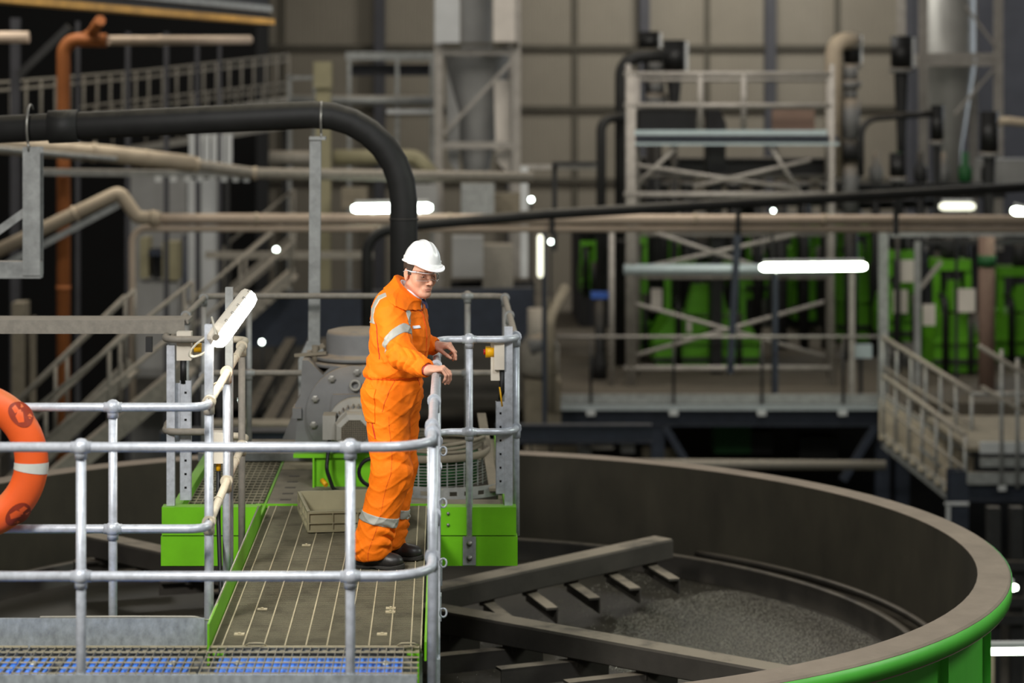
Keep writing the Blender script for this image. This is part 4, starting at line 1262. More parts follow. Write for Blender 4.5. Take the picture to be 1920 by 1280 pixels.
for x in (1313, 1394):
    MB().tube([V(x, 250, Ys), V(x, 139, Ys)], .05, 8).build('guard_post', 'scaff', sc)
for a_, b_ in (((1195, 425), (1480, 520)), ((1180, 566), (1545, 668)), ((1185, 668), (1545, 566)), ((1215, 500), (1490, 440)), ((1195, 345), (1270, 275)), ((1440, 268), (1500, 362)), ((1195, 310), (1500, 355)), ((1300, 350), (1520, 300))):
    MB().tube([V(*a_, Ys+.05), V(*b_, Ys+.05)], .038, 8).build('brace', 'scaff', sc)
tag(MB().box(V(1448, 244, Ys+.3), V(1526, 205, Ys+.4)).build('brown_board', 'brownboard'), 'brown board standing on the scaffold deck', 'board')
tag(MB().box(V(1198, 244, Ys+.6), V(1300, 204, Ys+1.2)).build('black_crate', 'blackcable'), 'long black crate standing on the scaffold deck', 'crate')
tag(MB().prism([Vector((V(1334, 0, Ys+1.7).x, Ys+1.7, MEZZ)), Vector((V(1354, 0, Ys+1.7).x, Ys+1.7, MEZZ)), V(1354, 330, Ys+1.7), V(1360, 320, Ys+1.7), V(1362, 232, Ys+1.7), V(1350, 205, Ys+1.7), V(1326, 205, Ys+1.7), V(1326, 320, Ys+1.7), V(1334, 330, Ys+1.7)], (0, .5, 0)).build('black_cyclone_head', 'blackcable'), 'black cyclone head rising behind the scaffold deck', 'machine')

# ------------------------------------------------------------------ black pipes, valves and cyclones behind
pa_ = pipe('riser_pipe', 'tall black riser pipe bending over beside the scaffold top', 'pipe', [Vector((V(1166, 0, 44).x, 44, MEZZ)), V(1166, 105, 44), V(1246, 103, 44)], .135, 'black', bend=.5, n=16, flanges=((.2, .17, .1, 'dark'),))
pipe('riser_pipe', 'lower black riser pipe bending into the taller one', 'pipe', [Vector((V(1127, 0, 43.5).x, 43.5, MEZZ)), V(1127, 222, 43.5), V(1170, 220, 43.7)], .095, 'black', bend=.45, n=14, flanges=((.3, .13, .1, 'dark'),))
def cyclone(lb_, x, yt, yb, ytail, Y, wpx_, mat='blackcable', edge=True):
    t = thing('cyclone', lb_, 'cyclone', V(x, ytail, Y))
    k = Y/F
    c = V(x, 0, Y); c.z = 0
    z = lambda y: EYE-(y-PY)*k
    w2 = wpx_*k/2
    MB().lathe([(w2, z(yb)), (w2, z(yt)+.03), (w2*.9, z(yt))], c, n=20).build('head', mat, t)
    MB().lathe([(w2*.35, z(ytail)), (w2*.45, z(yb+(ytail-yb)*.6)), (w2*.7, z(yb+6)), (w2*.75, z(yb))], c, n=16).build('cone', 'dark', t)
    MB().lathe([(w2*1.15, z(yb+10)), (w2*1.15, z(yb+2))], c, n=16).build('flange', 'gear', t)
    MB().cyl((c.x, Y, MEZZ), (c.x, Y, z(ytail)), max(w2*.3, .05), 12).build('tail_pipe', 'dark', t)
    if edge:
        MB().box((c.x+w2*.9, Y-.04, z(yb)), (c.x+w2*1.25, Y+.04, z(yt))).build('highlight_plate', 'palegrey', t)  # pale strip stands in for the highlight along the cyclone's edge
    return t
cyclone('black cyclone with a pale highlight plate beside the top of the bent riser', 1264, 78, 132, 250, 45, 42)
cyclone('small black cyclone peeping above the bent riser', 1217, 62, 90, 200, 46, 38)
cyclone('black cyclone at the mouth of the tan pipe bend', 1597, 66, 118, 330, 45, 32)
cyclone('square looking black cyclone beside the silver duct tower', 1690, 70, 126, 340, 48, 40)
cyclone('slim black cyclone fed by the thin bent pipe', 1757, 200, 262, 470, 44, 24, edge=False)
cyclone('broad black cyclone fed by the tan stub pipe', 1855, 212, 284, 470, 43, 34, edge=False)
cyclone('low black cyclone half hidden behind the climbing pipe', 1683, 290, 330, 420, 43, 30, edge=False)
pipe('bent_pipe', 'tan pipe bending over beside the scaffold top into the cyclone', 'pipe', [V(1563, 330, 44.6), V(1563, 78, 44.6), V(1604, 76, 44.9)], .17, 'tan', bend=.42, n=16)
pipe('thin_feed_pipe', 'thin dark pipe bending to the slim cyclone', 'pipe', [V(1614, 330, 43.5), V(1614, 224, 43.5), V(1690, 217, 43.7), V(1750, 213, 44)], .065, 'dark', bend=.35, n=10)
pipe('stub_pipe', 'tan stub pipe leading out of the broad cyclone', 'pipe', [V(1862, 228, 43), V(1890, 226, 43), V(2000, 240, 43)], .08, 'tan', n=12, bend=.2)
tag(MB().box(V(1848, 346, 47), V(2000, 296, 48)).build('pale_duct', 'grey'), 'pale boxy duct behind the broad cyclone', 'duct')
vl = thing('valve_stack', 'grey valve stack standing under the tan pipe bend', 'valve', V(1592, 400, 44.2))
for y0, y1, hwid in ((120, 150, 14), (150, 165, 20), (165, 185, 13), (185, 260, 18), (262, 300, 26), (300, 400, 16)):
    c = V(1594, 0, 44.8); c.z = 0
    k = 44.8/F
    MB().lathe([(hwid*k, EYE-(y1-PY)*k), (hwid*k, EYE-(y0-PY)*k)], c, n=16).build('valve_body', 'dark' if hwid > 24 else 'gear', vl)
MB().cyl(Vector((V(1594, 0, 44.8).x, 44.8, MEZZ)), V(1594, 398, 44.8), .12, 12).build('stem', 'dark', vl)
vl2 = thing('valve_stack', 'pale grey valve stack beside the scaffold top under the black cyclone', 'valve', V(1228, 400, 45.5))
for y0, y1, hwid in ((112, 135, 16), (135, 150, 10), (150, 175, 14), (175, 205, 20)):
    c = V(1232, 0, 45.6); c.z = 0
    k = 45.6/F
    MB().lathe([(hwid*k, EYE-(y1-PY)*k), (hwid*k, EYE-(y0-PY)*k)], c, n=16).build('valve_body', 'gear', vl2)
MB().cyl(Vector((V(1232, 0, 45.6).x, 45.6, MEZZ)), V(1232, 204, 45.6), .10, 12).build('stem', 'dark', vl2)
# tangle of dark manifold pipes behind the scaffold's lower lift
for i, (pts, r, mt, lb_) in enumerate((
        ([V(1190, 320, 47), V(1330, 318, 47), V(1380, 345, 47)], .14, 'dark', 'dark manifold pipe behind the scaffold deck'),
        ([V(1400, 345, 47.5), V(1420, 310, 47.5), V(1560, 306, 47.5)], .12, 'black', 'dark hooked manifold pipe behind the scaffold brace'),
        ([V(1200, 375, 48), V(1560, 372, 48)], .16, 'dark', 'thick dark manifold pipe low behind the scaffold'),
        ([V(1570, 385, 46.5), V(1760, 380, 46.5)], .10, 'dark', 'dark manifold pipe running towards the slim cyclone'))):
    pipe('manifold_pipe', lb_, 'pipe', pts, r, mt, bend=.25, n=12)

mb_ = thing('distribution_manifold', 'long dark manifold box with hanging black pipes behind the scaffold', 'manifold', V(1380, 380, 46.8))
MB().box(V(1182, 332, 46.8), V(1575, 300, 47.6)).build('box', 'blackcable', mb_)
MB().box(V(1182, 300, 46.7), V(1575, 294, 47.7)).build('lid', 'dark', mb_)
for k in range(9):
    x = 1200+k*44
    MB().tube([V(x, 325, 46.7), Vector((V(x, 0, 46.7).x, 46.7, MEZZ))], .10 if k % 2 else .14, 10).build('drop_pipe', 'blackcable' if k % 3 else 'dark', mb_)
    MB().cyl(V(x, 348, 46.7), V(x, 340, 46.7), .19, 12).build('flange', 'gear', mb_)
mb2 = thing('distribution_manifold', 'dark manifold with grey valve heads between the tan bend and the silver tower', 'manifold', V(1700, 380, 45.5))
MB().box(V(1580, 372, 45.5), V(1870, 342, 46.2)).build('box', 'blackcable', mb2)
for k in range(7):
    x = 1600+k*42
    MB().tube([V(x, 350, 45.4), Vector((V(x, 0, 45.4).x, 45.4, MEZZ))], .09, 10).build('drop_pipe', 'blackcable', mb2)
    MB().lathe([(.10, 0), (.14, .05), (.14, .28), (.07, .36), (.07, .6)], V(x, 342, 45.6), n=12).build('valve_head', ('dark', 'gear', 'darkgreenband')[k % 3], mb2)
fb = thing('dark_backdrop', 'long dark ribbed backdrop added behind the green machines', 'tank', V(1520, 640, 51))
MB().box(Vector((V(1086, 0, 51).x, 51, MEZZ)), V(1712, 400, 54)).build('body', 'column', fb)  # invented dark mass that stands in for the darkness behind the machines
for k in range(10):
    x = 1095+k*67
    MB().bar(Vector((V(x, 0, 50.9).x, 50.9, MEZZ)), V(x, 402, 50.9), .14, .14, up=(0, 1, 0)).build('rib', ('dark', 'gear')[k % 2], fb)
MB().bar(V(1086, 470, 50.8), V(1708, 470, 50.8), .12, .16).build('band', 'dark', fb)
fb2 = thing('dark_backdrop', 'dark backdrop added behind the silver duct tower', 'tank', V(1850, 640, 54))
MB().box(Vector((V(1725, 0, 54).x, 54, MEZZ)), V(2010, 405, 56)).build('body', 'column', fb2)  # second invented dark mass, backing the gap behind the tower
for k in range(4):
    x = 1740+k*66
    MB().bar(Vector((V(x, 0, 53.9).x, 53.9, MEZZ)), V(x, 407, 53.9), .14, .14, up=(0, 1, 0)).build('rib', 'dark', fb2)

# ------------------------------------------------------------------ green flotation machines
def cell(lb_, x0, x1, ytub, ybase, Y, dep=1.6, tall=0, cards=(), legs=True):
    t = thing('flotation_machine', lb_, 'machine', V((x0+x1)/2, ybase, Y))
    zb = EYE-(ybase-PY)*Y/F
    zt = EYE-(ytub-PY)*Y/F
    X0, X1 = V(x0, 0, Y).x, V(x1, 0, Y).x
    wd = X1-X0
    h = zt-zb
    tub = MB().prism([(X0, Y, zb+.12*h), (X0+.06*wd, Y, zb), (X1-.06*wd, Y, zb), (X1, Y, zb+.12*h), (X1, Y, zb+.55*h), (X1-.13*wd, Y, zt), (X0+.13*wd, Y, zt), (X0, Y, zb+.55*h)], (0, dep, 0))
    tub.bar((X0-.04, Y-.03, zb+.55*h), (X1+.04, Y-.03, zb+.55*h), .08, .08)
    tub.build('tub', 'cellgreen', t)
    MB().bar((X0-.03, Y-.05, zb+.2*h), (X1+.03, Y-.05, zb+.2*h), .07, .07).build('lower_band', 'dark', t)
    if tall:
        for k in (.14, .42, .62, .86):
            MB().box((X0+k*wd-.06, Y+.3, zt), (X0+k*wd+.06, Y+.45, zt+tall)).build('leg', 'cellgreen' if k in (.14, .86) else 'dark', t)
        MB().box((X0+.10*wd, Y+.25, zt+tall*.80), (X1-.10*wd, Y+.9, zt+tall)).build('head_beam', 'cellgreen', t)
        MB().prism([(X0+.30*wd, Y+.2, zt+.05*tall), (X0+.72*wd, Y+.2, zt+.05*tall), (X0+.64*wd, Y+.2, zt+.62*tall), (X0+.38*wd, Y+.2, zt+.62*tall)], (0, .4, 0)).build('hood', 'cellgreen', t)
        MB().cyl((X0+.5*wd, Y+.5, zt+tall), (X0+.5*wd, Y+.5, zt+tall+.5), .16, 14).build('drive_motor', 'dark', t)
    MB().tube(arc_path([(X0+.22*wd, Y-.12, zb), (X0+.22*wd, Y-.12, zt+.3), (X0+.22*wd, Y+.4, zt+.35)], .2), .06, 10).build('riser', 'blackcable', t)
    MB().tube([(X0+.80*wd, Y-.1, zb), (X0+.80*wd, Y-.1, zt+.1)], .05, 10).build('riser', 'dark', t)
    for cxp, cyp, cw_, ch_ in cards:
        MB().box(V(cxp-cw_/2, cyp+ch_/2, Y-.2), V(cxp+cw_/2, cyp-ch_/2, Y-.17)).build('hanging_card', 'tag', t)
    return t
cell('wide bright green flotation machine filling the lower bay of the scaffold', 1228, 1424, 596, 692, 43.2, tall=1.0, cards=((1231, 562, 20, 42), (1292, 612, 9, 20)))
cell('slim green flotation machine against the scaffold standard', 1180, 1216, 560, 660, 44.5, tall=1.3)
cell('upper green flotation machine showing above the thick scaffold ledger', 1200, 1300, 462, 520, 48.5, dep=1.2, tall=.5)
cell('green flotation machine with a pale card behind the lit strip lamp', 1378, 1440, 452, 560, 48, tall=.4, cards=((1420, 458, 22, 40),))
cell('dark framed green flotation machine beyond the lit strip lamp', 1486, 1545, 470, 600, 49.5, tall=.6)
cell('green flotation machine partly behind the mezzanine stair column', 1570, 1648, 500, 640, 47.5, tall=.8)
cell('green flotation machine with white cards just past the stair column', 1666, 1722, 560, 640, 43.5, tall=.9, cards=((1688, 565, 26, 44), (1705, 508, 34, 42)))
cell('largest green flotation machine at the hall end with a square card', 1752, 1834, 590, 698, 42.5, tall=1.0, cards=((1809, 563, 38, 44), (1742, 590, 22, 40)))
cell('green flotation machine half cut by the picture edge behind the brown pillar', 1868, 1985, 590, 690, 44.5, tall=.9)
cell('green flotation machine beside the dark riser pipes', 1092, 1118, 500, 555, 46, tall=.5)
pp = thing('pump', 'dark pump with a bright blue cap on the mezzanine beside the pale pole', 'pump', V(1126, 640, 42))
MB().lathe([(.14, MEZZ), (.14, MEZZ+.3), (.08, MEZZ+.5), (.10, -1.3)], (V(1124, 0, 42).x, 42, 0), n=16).build('body', 'dark', pp)
MB().box(V(1109, 560, 41.9), V(1146, 546, 42.25)).build('cap', 'bluebox', pp)
tag(MB().cyl(Vector((V(1147, 0, 41).x, 41, MEZZ)), V(1147, 436, 41), .055, 10).build('pale_pole', 'scaff'), 'pale pole standing beside the blue capped pump', 'pole')
tag(MB().bar(V(1369, 700, 39.5), V(1383, 436, 39.5), .11, .11).build('dark_pole', 'navy'), 'dark slightly leaning pole in front of the scaffold braces', 'pole')
tag(MB().bar(V(1454, 745, 39.2), V(1454, 512, 39.2), .08, .08).build('lamp_stand', 'navy'), 'thin dark stand below one end of the scaffold strip lamp', 'pole')
tag(MB().bar(V(1597, 748, 39.2), V(1597, 510, 39.2), .09, .09).build('lamp_stand', 'scaff'), 'pale stand below the other end of the scaffold strip lamp', 'pole')
sg = thing('control_panel', 'pale blue control panel on a dark stand at the mezzanine edge', 'panel', V(1616, 745, 39.6))
MB().box(V(1601, 671, 39.5), V(1633, 645, 39.6)).build('panel', 'deckblue', sg)
MB().bar(V(1614, 752, 39.6), V(1614, 671, 39.6), .06, .06).build('stand', 'dark', sg)
pl_ = thing('brown_pillar', 'dusty brown pillar with a green band among the green machines', 'pillar', V(1850, 745, 40.5))
MB().cyl(Vector((V(1850, 0, 40.5).x, 40.5, MEZZ)), V(1850, 440, 40.5), .145, 16).build('shaft', 'brownboard', pl_)
MB().cyl(V(1850, 500, 40.5), V(1850, 478, 40.5), .16, 16).build('band', 'darkgreenband', pl_)

# ------------------------------------------------------------------ mezzanine front edge, stairs and lower platform
YE = 38.8
me_ = thing('mezzanine_edge', 'pale galvanised edge plates over a navy girder along the mezzanine front', 'girder', V(1350, 800, YE))
MB().box(V(1045, 756, YE-.02), V(1652, 738, YE+.03)).build('toe_board', 'galv_dull', me_)
MB().box(V(1045, 769, YE-.10), V(1652, 757, YE+.1)).build('edge_plate', 'toe', me_)
MB().ibeam(V(1045, 783, YE+.1), V(1665, 783, YE+.1), .2, .26, .03).build('girder', 'navy', me_)
for x in (1108, 1263, 1428, 1580):
    MB().box(V(x-8, 779, YE-.14), V(x+8, 769, YE-.12)).build('foot_plate', 'palegrey', me_)
railing('mezzanine_railing', 'thin pale railing along the mezzanine front edge', [Vector((V(1045, 0, YE).x, YE-.1, MEZZ+.02)), Vector((V(1652, 0, YE).x, YE-.1, MEZZ+.02))], mat='scaff', pm='dark', heights=(1.12,), r=.026,
        posts=[.56, 1.96, 3.45, 4.82])
for x, lb_ in ((1233, 'navy column under the mezzanine girder with a diagonal strut'), (1655, 'navy column below the corner of the mezzanine stairs'), (1692, 'second navy column just behind the mezzanine stair')):
    t = thing('navy_column', lb_, 'column', V(x, 1000, YE))
    MB().ibeam(Vector((V(x, 0, YE).x, YE+.15, -6)), V(x, 795, YE+.15), .22, .22, .02, up=(0, 1, 0)).build('shaft', 'navy', t)
    if x != 1692:
        MB().bar(V(x+(14 if x < 1300 else -14), 800, YE), V(x+(75 if x < 1300 else -75), 900, YE), .12, .12).build('strut', 'navy', t)
tag(MB().ibeam(V(930, 812, 34), V(1222, 812, 34), .2, .27, .03).build('low_girder', 'navy'), 'low navy girder between the drive platform and the mezzanine column', 'girder')
tag(MB().cyl(V(985, 868, 36), V(1660, 872, 36), .075, 12).build('low_pipe', 'dustrail'), 'dusty level pipe low under the mezzanine', 'pipe')
bk = thing('low_machinery', 'dim pale casings low under the mezzanine girder beyond the tank rim', 'machine', V(1110, 900, 38))
for x0, x1, y0, y1, mt in ((1110, 1146, 826, 842, 'tag'), (1165, 1185, 818, 850, 'grey'), (1085, 1105, 832, 880, 'grey'), (1205, 1220, 826, 860, 'plate'), (1240, 1262, 830, 862, 'plate'), (985, 1080, 835, 880, 'plate'), (1400, 1440, 800, 850, 'dark'), (1340, 1400, 790, 850, 'darkgreenband'), (1500, 1560, 810, 860, 'dark')):
    MB().box(V(x0, y1, 39+x0*.002), V(x1, y0, 39.6+x0*.002)).build('casing', mt, bk)
tag(MB().bar(Vector((V(1656, 0, 38.5).x, 38.5, MEZZ)), V(1656, 436, 38.5), .14, .16, up=(0, 1, 0)).build('stair_column', 'galv_dull'), 'tall galvanised column at the head of the mezzanine stairs', 'column')
tag(MB().bar(V(1670, 440, 38.4), V(2010, 437, 38.4), .1, .07).build('lintel_beam', 'galv_dull'), 'pale galvanised beam below the level pipes at the stair column', 'beam')
fr_ = thing('goalpost_support', 'grey goalpost frame among the green machines past the stair column', 'frame', V(1720, 700, 41))
MB().bar(Vector((V(1720, 0, 41).x, 41, MEZZ)), V(1720, 452, 41), .1, .1).build('post', 'galv_dull', fr_)
MB().bar(V(1715, 455, 41), V(1960, 452, 41), .09, .09).build('crossbar', 'dark', fr_)
MB().bar(V(1725, 540, 41), V(1765, 490, 41), .07, .07).build('brace', 'scaff', fr_)
# descending stair with solid side panel, towards the lower platform
ss = thing('mezzanine_stairs', 'grey stairs descending from the mezzanine corner to the lower platform', 'stairs', V(1740, 800, 37))
for (xa, ya, Ya), (xb_, yb_, Yb), nm in (((1656, 632, 38.4), (1822, 735, 35.6), 'handrail'), ((1656, 704, 37.3), (1810, 816, 34.2), 'handrail')):
    a_, b_ = V(xa, ya, Ya), V(xb_, yb_, Yb)
    MB().tube([a_, b_], .042, 10).build(nm, 'dustrail', ss)
    MB().bar(a_-Vector((0, 0, 1.05)), b_-Vector((0, 0, 1.05)), .05, .24).build('stringer', 'galv_dull', ss)
    MB().tube([a_-Vector((0, 0, .5)), b_-Vector((0, 0, .5))], .025, 8).build('knee_rail', 'dustrail', ss)
    for i in range(7):
        c = a_+(b_-a_)*(i/6)
        MB().tube([c, c-Vector((0, 0, 1.05))], .028, 8).build('post', 'galv_dull', ss)
a0, b0 = V(1656, 632, 38.4), V(1822, 735, 35.6)
a1, b1 = V(1656, 704, 37.3), V(1810, 816, 34.2)
for i in range(10):
    f = (i+.5)/10
    p, q = a0+(b0-a0)*f-Vector((0, 0, 1.0)), a1+(b1-a1)*f-Vector((0, 0, 1.0))
    MB().bar(p, q, .26, .04).build('tread', 'plate', ss)
YL = 34.0
lp_ = thing('lower_platform', 'pale edged lower platform at the foot of the mezzanine stairs', 'platform', V(1870, 920, YL))
zl = EYE-(838-PY)*YL/F
MB().box((V(1815, 0, YL).x, YL, zl-.06), (V(1815, 0, YL).x+4, YL+3.2, zl)).build('deck', 'plate', lp_)
MB().box(V(1838, 850, YL-.05), V(2060, 828, YL)).build('toe_board', 'palegrey', lp_)
MB().box(V(1838, 875, YL-.05), V(2060, 857, YL)).build('edge_plate', 'galv_dull', lp_)
MB().box(V(1815, 908, YL-.08), V(2060, 884, YL)).build('fascia', 'galv_dull', lp_)
MB().ibeam(V(1815, 922, YL+.15), V(2060, 922, YL+.15), .2, .25, .03).build('girder', 'navy', lp_)
MB().ibeam(Vector((V(1796, 0, YL).x, YL+.2, -6)), V(1796, 880, YL+.2), .28, .28, .03, up=(0, 1, 0)).build('column', 'navy', lp_)
MB().bar(V(1772, 944, YL-.1), V(1816, 944, YL-.1), .05, .04).build('cable_rung', 'palegrey', lp_)
MB().bar(V(1778, 1080, YL-.1), V(1778, 944, YL-.1), .05, .05).build('conduit', 'palegrey', lp_)
lr = thing('lower_platform_railing', 'grey railing with sloping rails beside the lower platform', 'railing', V(1878, 915, YL))
for x, yt in ((1878, 655), (1908, 672)):
    MB().tube([V(x, 915, YL-.1), V(x, yt, YL-.1)], .03, 8).build('post', 'galv_dull', lr)
MB().tube([V(1835, 648, YL-.1), V(1990, 745, YL-.1)], .04, 10).build('handrail', 'dustrail', lr)
MB().tube([V(1840, 725, YL-.1), V(1990, 815, YL-.1)], .035, 10).build('knee_rail', 'dustrail', lr)
MB().tube([V(1820, 738, YL-.05), V(2000, 738, YL-.05)], .03, 8).build('level_rail', 'galv_dull', lr)
MB().box(V(1872, 920, YL-.16), V(1886, 910, YL-.14)).build('foot_plate', 'palegrey', lr)
MB().bar(V(1723, 838, 35.5), V(1784, 892, 35.5), .06, .05).build('stair_tie', 'galv_dull', ss)
# dim floor-level things seen past the tank rim
ug = thing('undercroft_frame', 'dim dark steel frame below the lower platform, past the tank rim', 'frame', V(1880, 1280, 30))
for x in (1862, 1905, 1945):
    MB().bar(Vector((V(x, 0, 30).x, 30, -6)), V(x, 950, 30), .16, .16, up=(0, 1, 0)).build('column', 'dark', ug)
for y in (1060, 1128, 1160):
    MB().bar(V(1790, y, 29.8), V(2000, y, 29.8), .1, .12).build('beam', 'dark', ug)
tag(MB().box(Vector((V(1820, 0, 24.5).x, 24.5, -6)), V(1852, 1195, 24.8)).build('tan_pillar', 'tan'), 'tan pillar glowing under the low strip lamp', 'pillar')
for x0, x1, y0, y1, lb_ in ((1300, 1500, 900, 935, 'dim dusty bench low behind the tank rim'), (1500, 1640, 930, 960, 'second dim dusty bench low behind the tank rim')):
    tag(MB().box(V(x0, y1, 36.5), V(x1, y0, 37.4)).build('low_bench', 'ground'), lb_, 'bench')

# ------------------------------------------------------------------ the man: distance-field modelling, one continuous surface per part
A3 = np.array
def nrm(v):
    v = A3(v, float)
    return v/np.linalg.norm(v)

def smin(a, b, k):
    h = np.clip(.5+.5*(b-a)/k, 0, 1)
    return b*(1-h)+a*h-k*h*(1-h)

def smax(a, b, k):
    return -smin(-a, -b, k)

def cone(P, a, b, ra, rb):
    """capsule whose radius runs from ra to rb"""
    a, b = A3(a, float), A3(b, float)
    d = b-a
    L2 = d@d
    t = np.clip(((P-a)@d)/L2, 0, 1)
    q = P-a-t[:, None]*d
    return np.sqrt((q*q).sum(1))-(ra+(rb-ra)*t)

def ell(P, c, r, R=None):
    q = P-A3(c, float)
    if R is not None:
        q = q@R              # columns of R = local axes
    r = A3(r, float)
    k0 = np.sqrt(((q/r)**2).sum(1))
    k1 = np.sqrt(((q/(r*r))**2).sum(1))+1e-9
    return k0*(k0-1)/k1

def boxd(P, c, hv, R=None, rd=0.0):
    q = P-A3(c, float)
    if R is not None:
        q = q@R
    q = np.abs(q)-(A3(hv, float)-rd)
    return np.sqrt((np.maximum(q, 0)**2).sum(1))+np.minimum(q.max(1), 0)-rd

def surf(fn, lo, hi, h, pad=1.6):
    """surface nets over the zero set of fn inside the box lo..hi"""
    lo, hi = A3(lo, float), A3(hi, float)
    B = 8
    nb = np.ceil((hi-lo)/(h*B)).astype(int)
    n = nb*B+1
    ci = np.stack(np.meshgrid(*[np.arange(k) for k in nb], indexing='ij'), -1).reshape(-1, 3)
    cc = lo+(ci+.5)*B*h
    dc = fn(cc)
    D = np.repeat(np.repeat(np.repeat(np.sign(dc).reshape(nb), B, 0), B, 1), B, 2).astype(np.float32)
    D = np.pad(D, ((0, 1), (0, 1), (0, 1)), mode='edge')
    act = ci[np.abs(dc) < B*h*.87*pad+.012]
    off = np.stack(np.meshgrid(*[np.arange(B+1)]*3, indexing='ij'), -1).reshape(-1, 3)
    for s in range(0, len(act), 400):
        idx = (act[s:s+400, None]*B+off[None]).reshape(-1, 3)
        D[idx[:, 0], idx[:, 1], idx[:, 2]] = fn(lo+idx*h)
    S = D < 0
    cnt = np.zeros(n-1, np.int8)
    for i in (0, 1):
        for j in (0, 1):
            for k in (0, 1):
                cnt += S[i:n[0]-1+i, j:n[1]-1+j, k:n[2]-1+k]
    cells = np.argwhere((cnt > 0) & (cnt < 8))
    corner = A3([(i, j, k) for i in (0, 1) for j in (0, 1) for k in (0, 1)])
    val = np.stack([D[cells[:, 0]+c[0], cells[:, 1]+c[1], cells[:, 2]+c[2]] for c in corner], 1).astype(float)
    acc = np.zeros((len(cells), 3)); num = np.zeros(len(cells))
    for a in range(8):
        for b in range(a+1, 8):
            if abs(corner[a]-corner[b]).sum() != 1:
                continue
            m = (val[:, a] < 0) != (val[:, b] < 0)
            t = val[m, a]/(val[m, a]-val[m, b])
            acc[m] += corner[a]+(corner[b]-corner[a])*t[:, None]
            num[m] += 1
    verts = lo+(cells+acc/num[:, None])*h
    vid = -np.ones(n-1, np.int64)
    vid[cells[:, 0], cells[:, 1], cells[:, 2]] = np.arange(len(cells))
    quads = []
    for ax in range(3):
        u, v = (ax+1) % 3, (ax+2) % 3
        sl0 = [slice(None)]*3; sl1 = [slice(None)]*3
        sl0[ax] = slice(0, n[ax]-1); sl1[ax] = slice(1, n[ax])
        A, C = S[tuple(sl0)], S[tuple(sl1)]
        e = np.argwhere(A != C)
        e = e[(e[:, u] > 0) & (e[:, v] > 0) & (e[:, u] < n[u]-1) & (e[:, v] < n[v]-1)]
        if not len(e):
            continue
        fl = A[e[:, 0], e[:, 1], e[:, 2]]
        q = []
        for du, dv in ((-1, -1), (0, -1), (0, 0), (-1, 0)):
            c = e.copy(); c[:, u] += du; c[:, v] += dv
            q.append(vid[c[:, 0], c[:, 1], c[:, 2]])
        q = np.stack(q, 1)
        q[~fl] = q[~fl][:, ::-1]
        quads.append(q)
    return verts, np.concatenate(quads)

def fieldmesh(name, fn, lo, hi, h, mat, parent=None, pad=1.6, relax=0):
    v, q = surf(fn, lo, hi, h, pad)
    off = A3(world_loc(parent)) if parent is not None else A3((0, 0, 0))
    me = bpy.data.meshes.new(name)
    me.from_pydata((v-off).tolist(), [], q.tolist())
    me.polygons.foreach_set('use_smooth', [True]*len(me.polygons))
    me.update()
    o = bpy.data.objects.new(name, me)
    COL.objects.link(o)
    me.materials.append(M[mat] if isinstance(mat, str) else mat)
    if parent is not None:
        o.parent = parent
    return o

M.update(
    skin=material('tanned_skin', rgb(214, 160, 134), 0.5, 0.0, 0.07, 18, 0.04, 120, spec=.35),
    lips=material('lip_skin', rgb(194, 132, 114), 0.5, 0.0, 0.05, 30),
    hi_vis=material('orange_coverall_cloth', rgb(254, 122, 16), 0.75, 0.0, 0.07, 7, 0.45, 26, spec=.2),
    hi_vis_in=material('red_cloth_lining', rgb(196, 40, 20), 0.8, 0.0, 0.08, 10),
    seam=material('dark_orange_seam', rgb(222, 84, 8), 0.8, 0.0, 0.1, 10),
    reflex=material('grey_reflective_strip', rgb(168, 168, 160), 0.5, 0.1, 0.08, 30),
    helmet=material('white_helmet_shell', rgb(244, 244, 242), 0.28, 0.0, 0.015, 3, spec=.5),
    hair=material('dark_brown_hair', rgb(66, 52, 42), 0.7, 0.0, 0.3, 60),
    brow=material('brown_eyebrow_hair', rgb(112, 80, 62), 0.8, 0.0, 0.3, 80),
    shirt=material('white_shirt_cloth', rgb(236, 240, 248), 0.7, 0.0, 0.03, 10),
    tie=material('navy_tie_cloth', rgb(28, 32, 66), 0.6, 0.0, 0.1, 20),
    shoe=material('black_shoe_leather', rgb(38, 36, 35), 0.42, 0.0, 0.25, 12, 0.1, 60, spec=.5),
    sole=material('dark_rubber_sole', rgb(48, 46, 42), 0.8, 0.0, 0.2, 20),
    eyewhite=material('eye_white', rgb(226, 220, 214), 0.25, 0.0, 0.02, 20),
    iris=material('dark_iris', rgb(46, 34, 28), 0.2, 0.0, 0.1, 40),
    frameclear=material('clear_grey_spectacle_frame', rgb(214, 218, 222), 0.25, 0.0, 0.03, 20, spec=.6),
    strap=material('red_watch_strap', rgb(176, 28, 34), 0.5, 0.0, 0.06, 20),
)
gm2 = bpy.data.materials.new('clear_spectacle_lens')
gm2.use_nodes = True
b_ = gm2.node_tree.nodes['Principled BSDF']
b_.inputs['Transmission Weight'].default_value = 1.0
b_.inputs['Roughness'].default_value = 0.02
b_.inputs['IOR'].default_value = 1.08
b_.inputs['Base Color'].default_value = (.97, .98, .98, 1)
M['lens'] = gm2

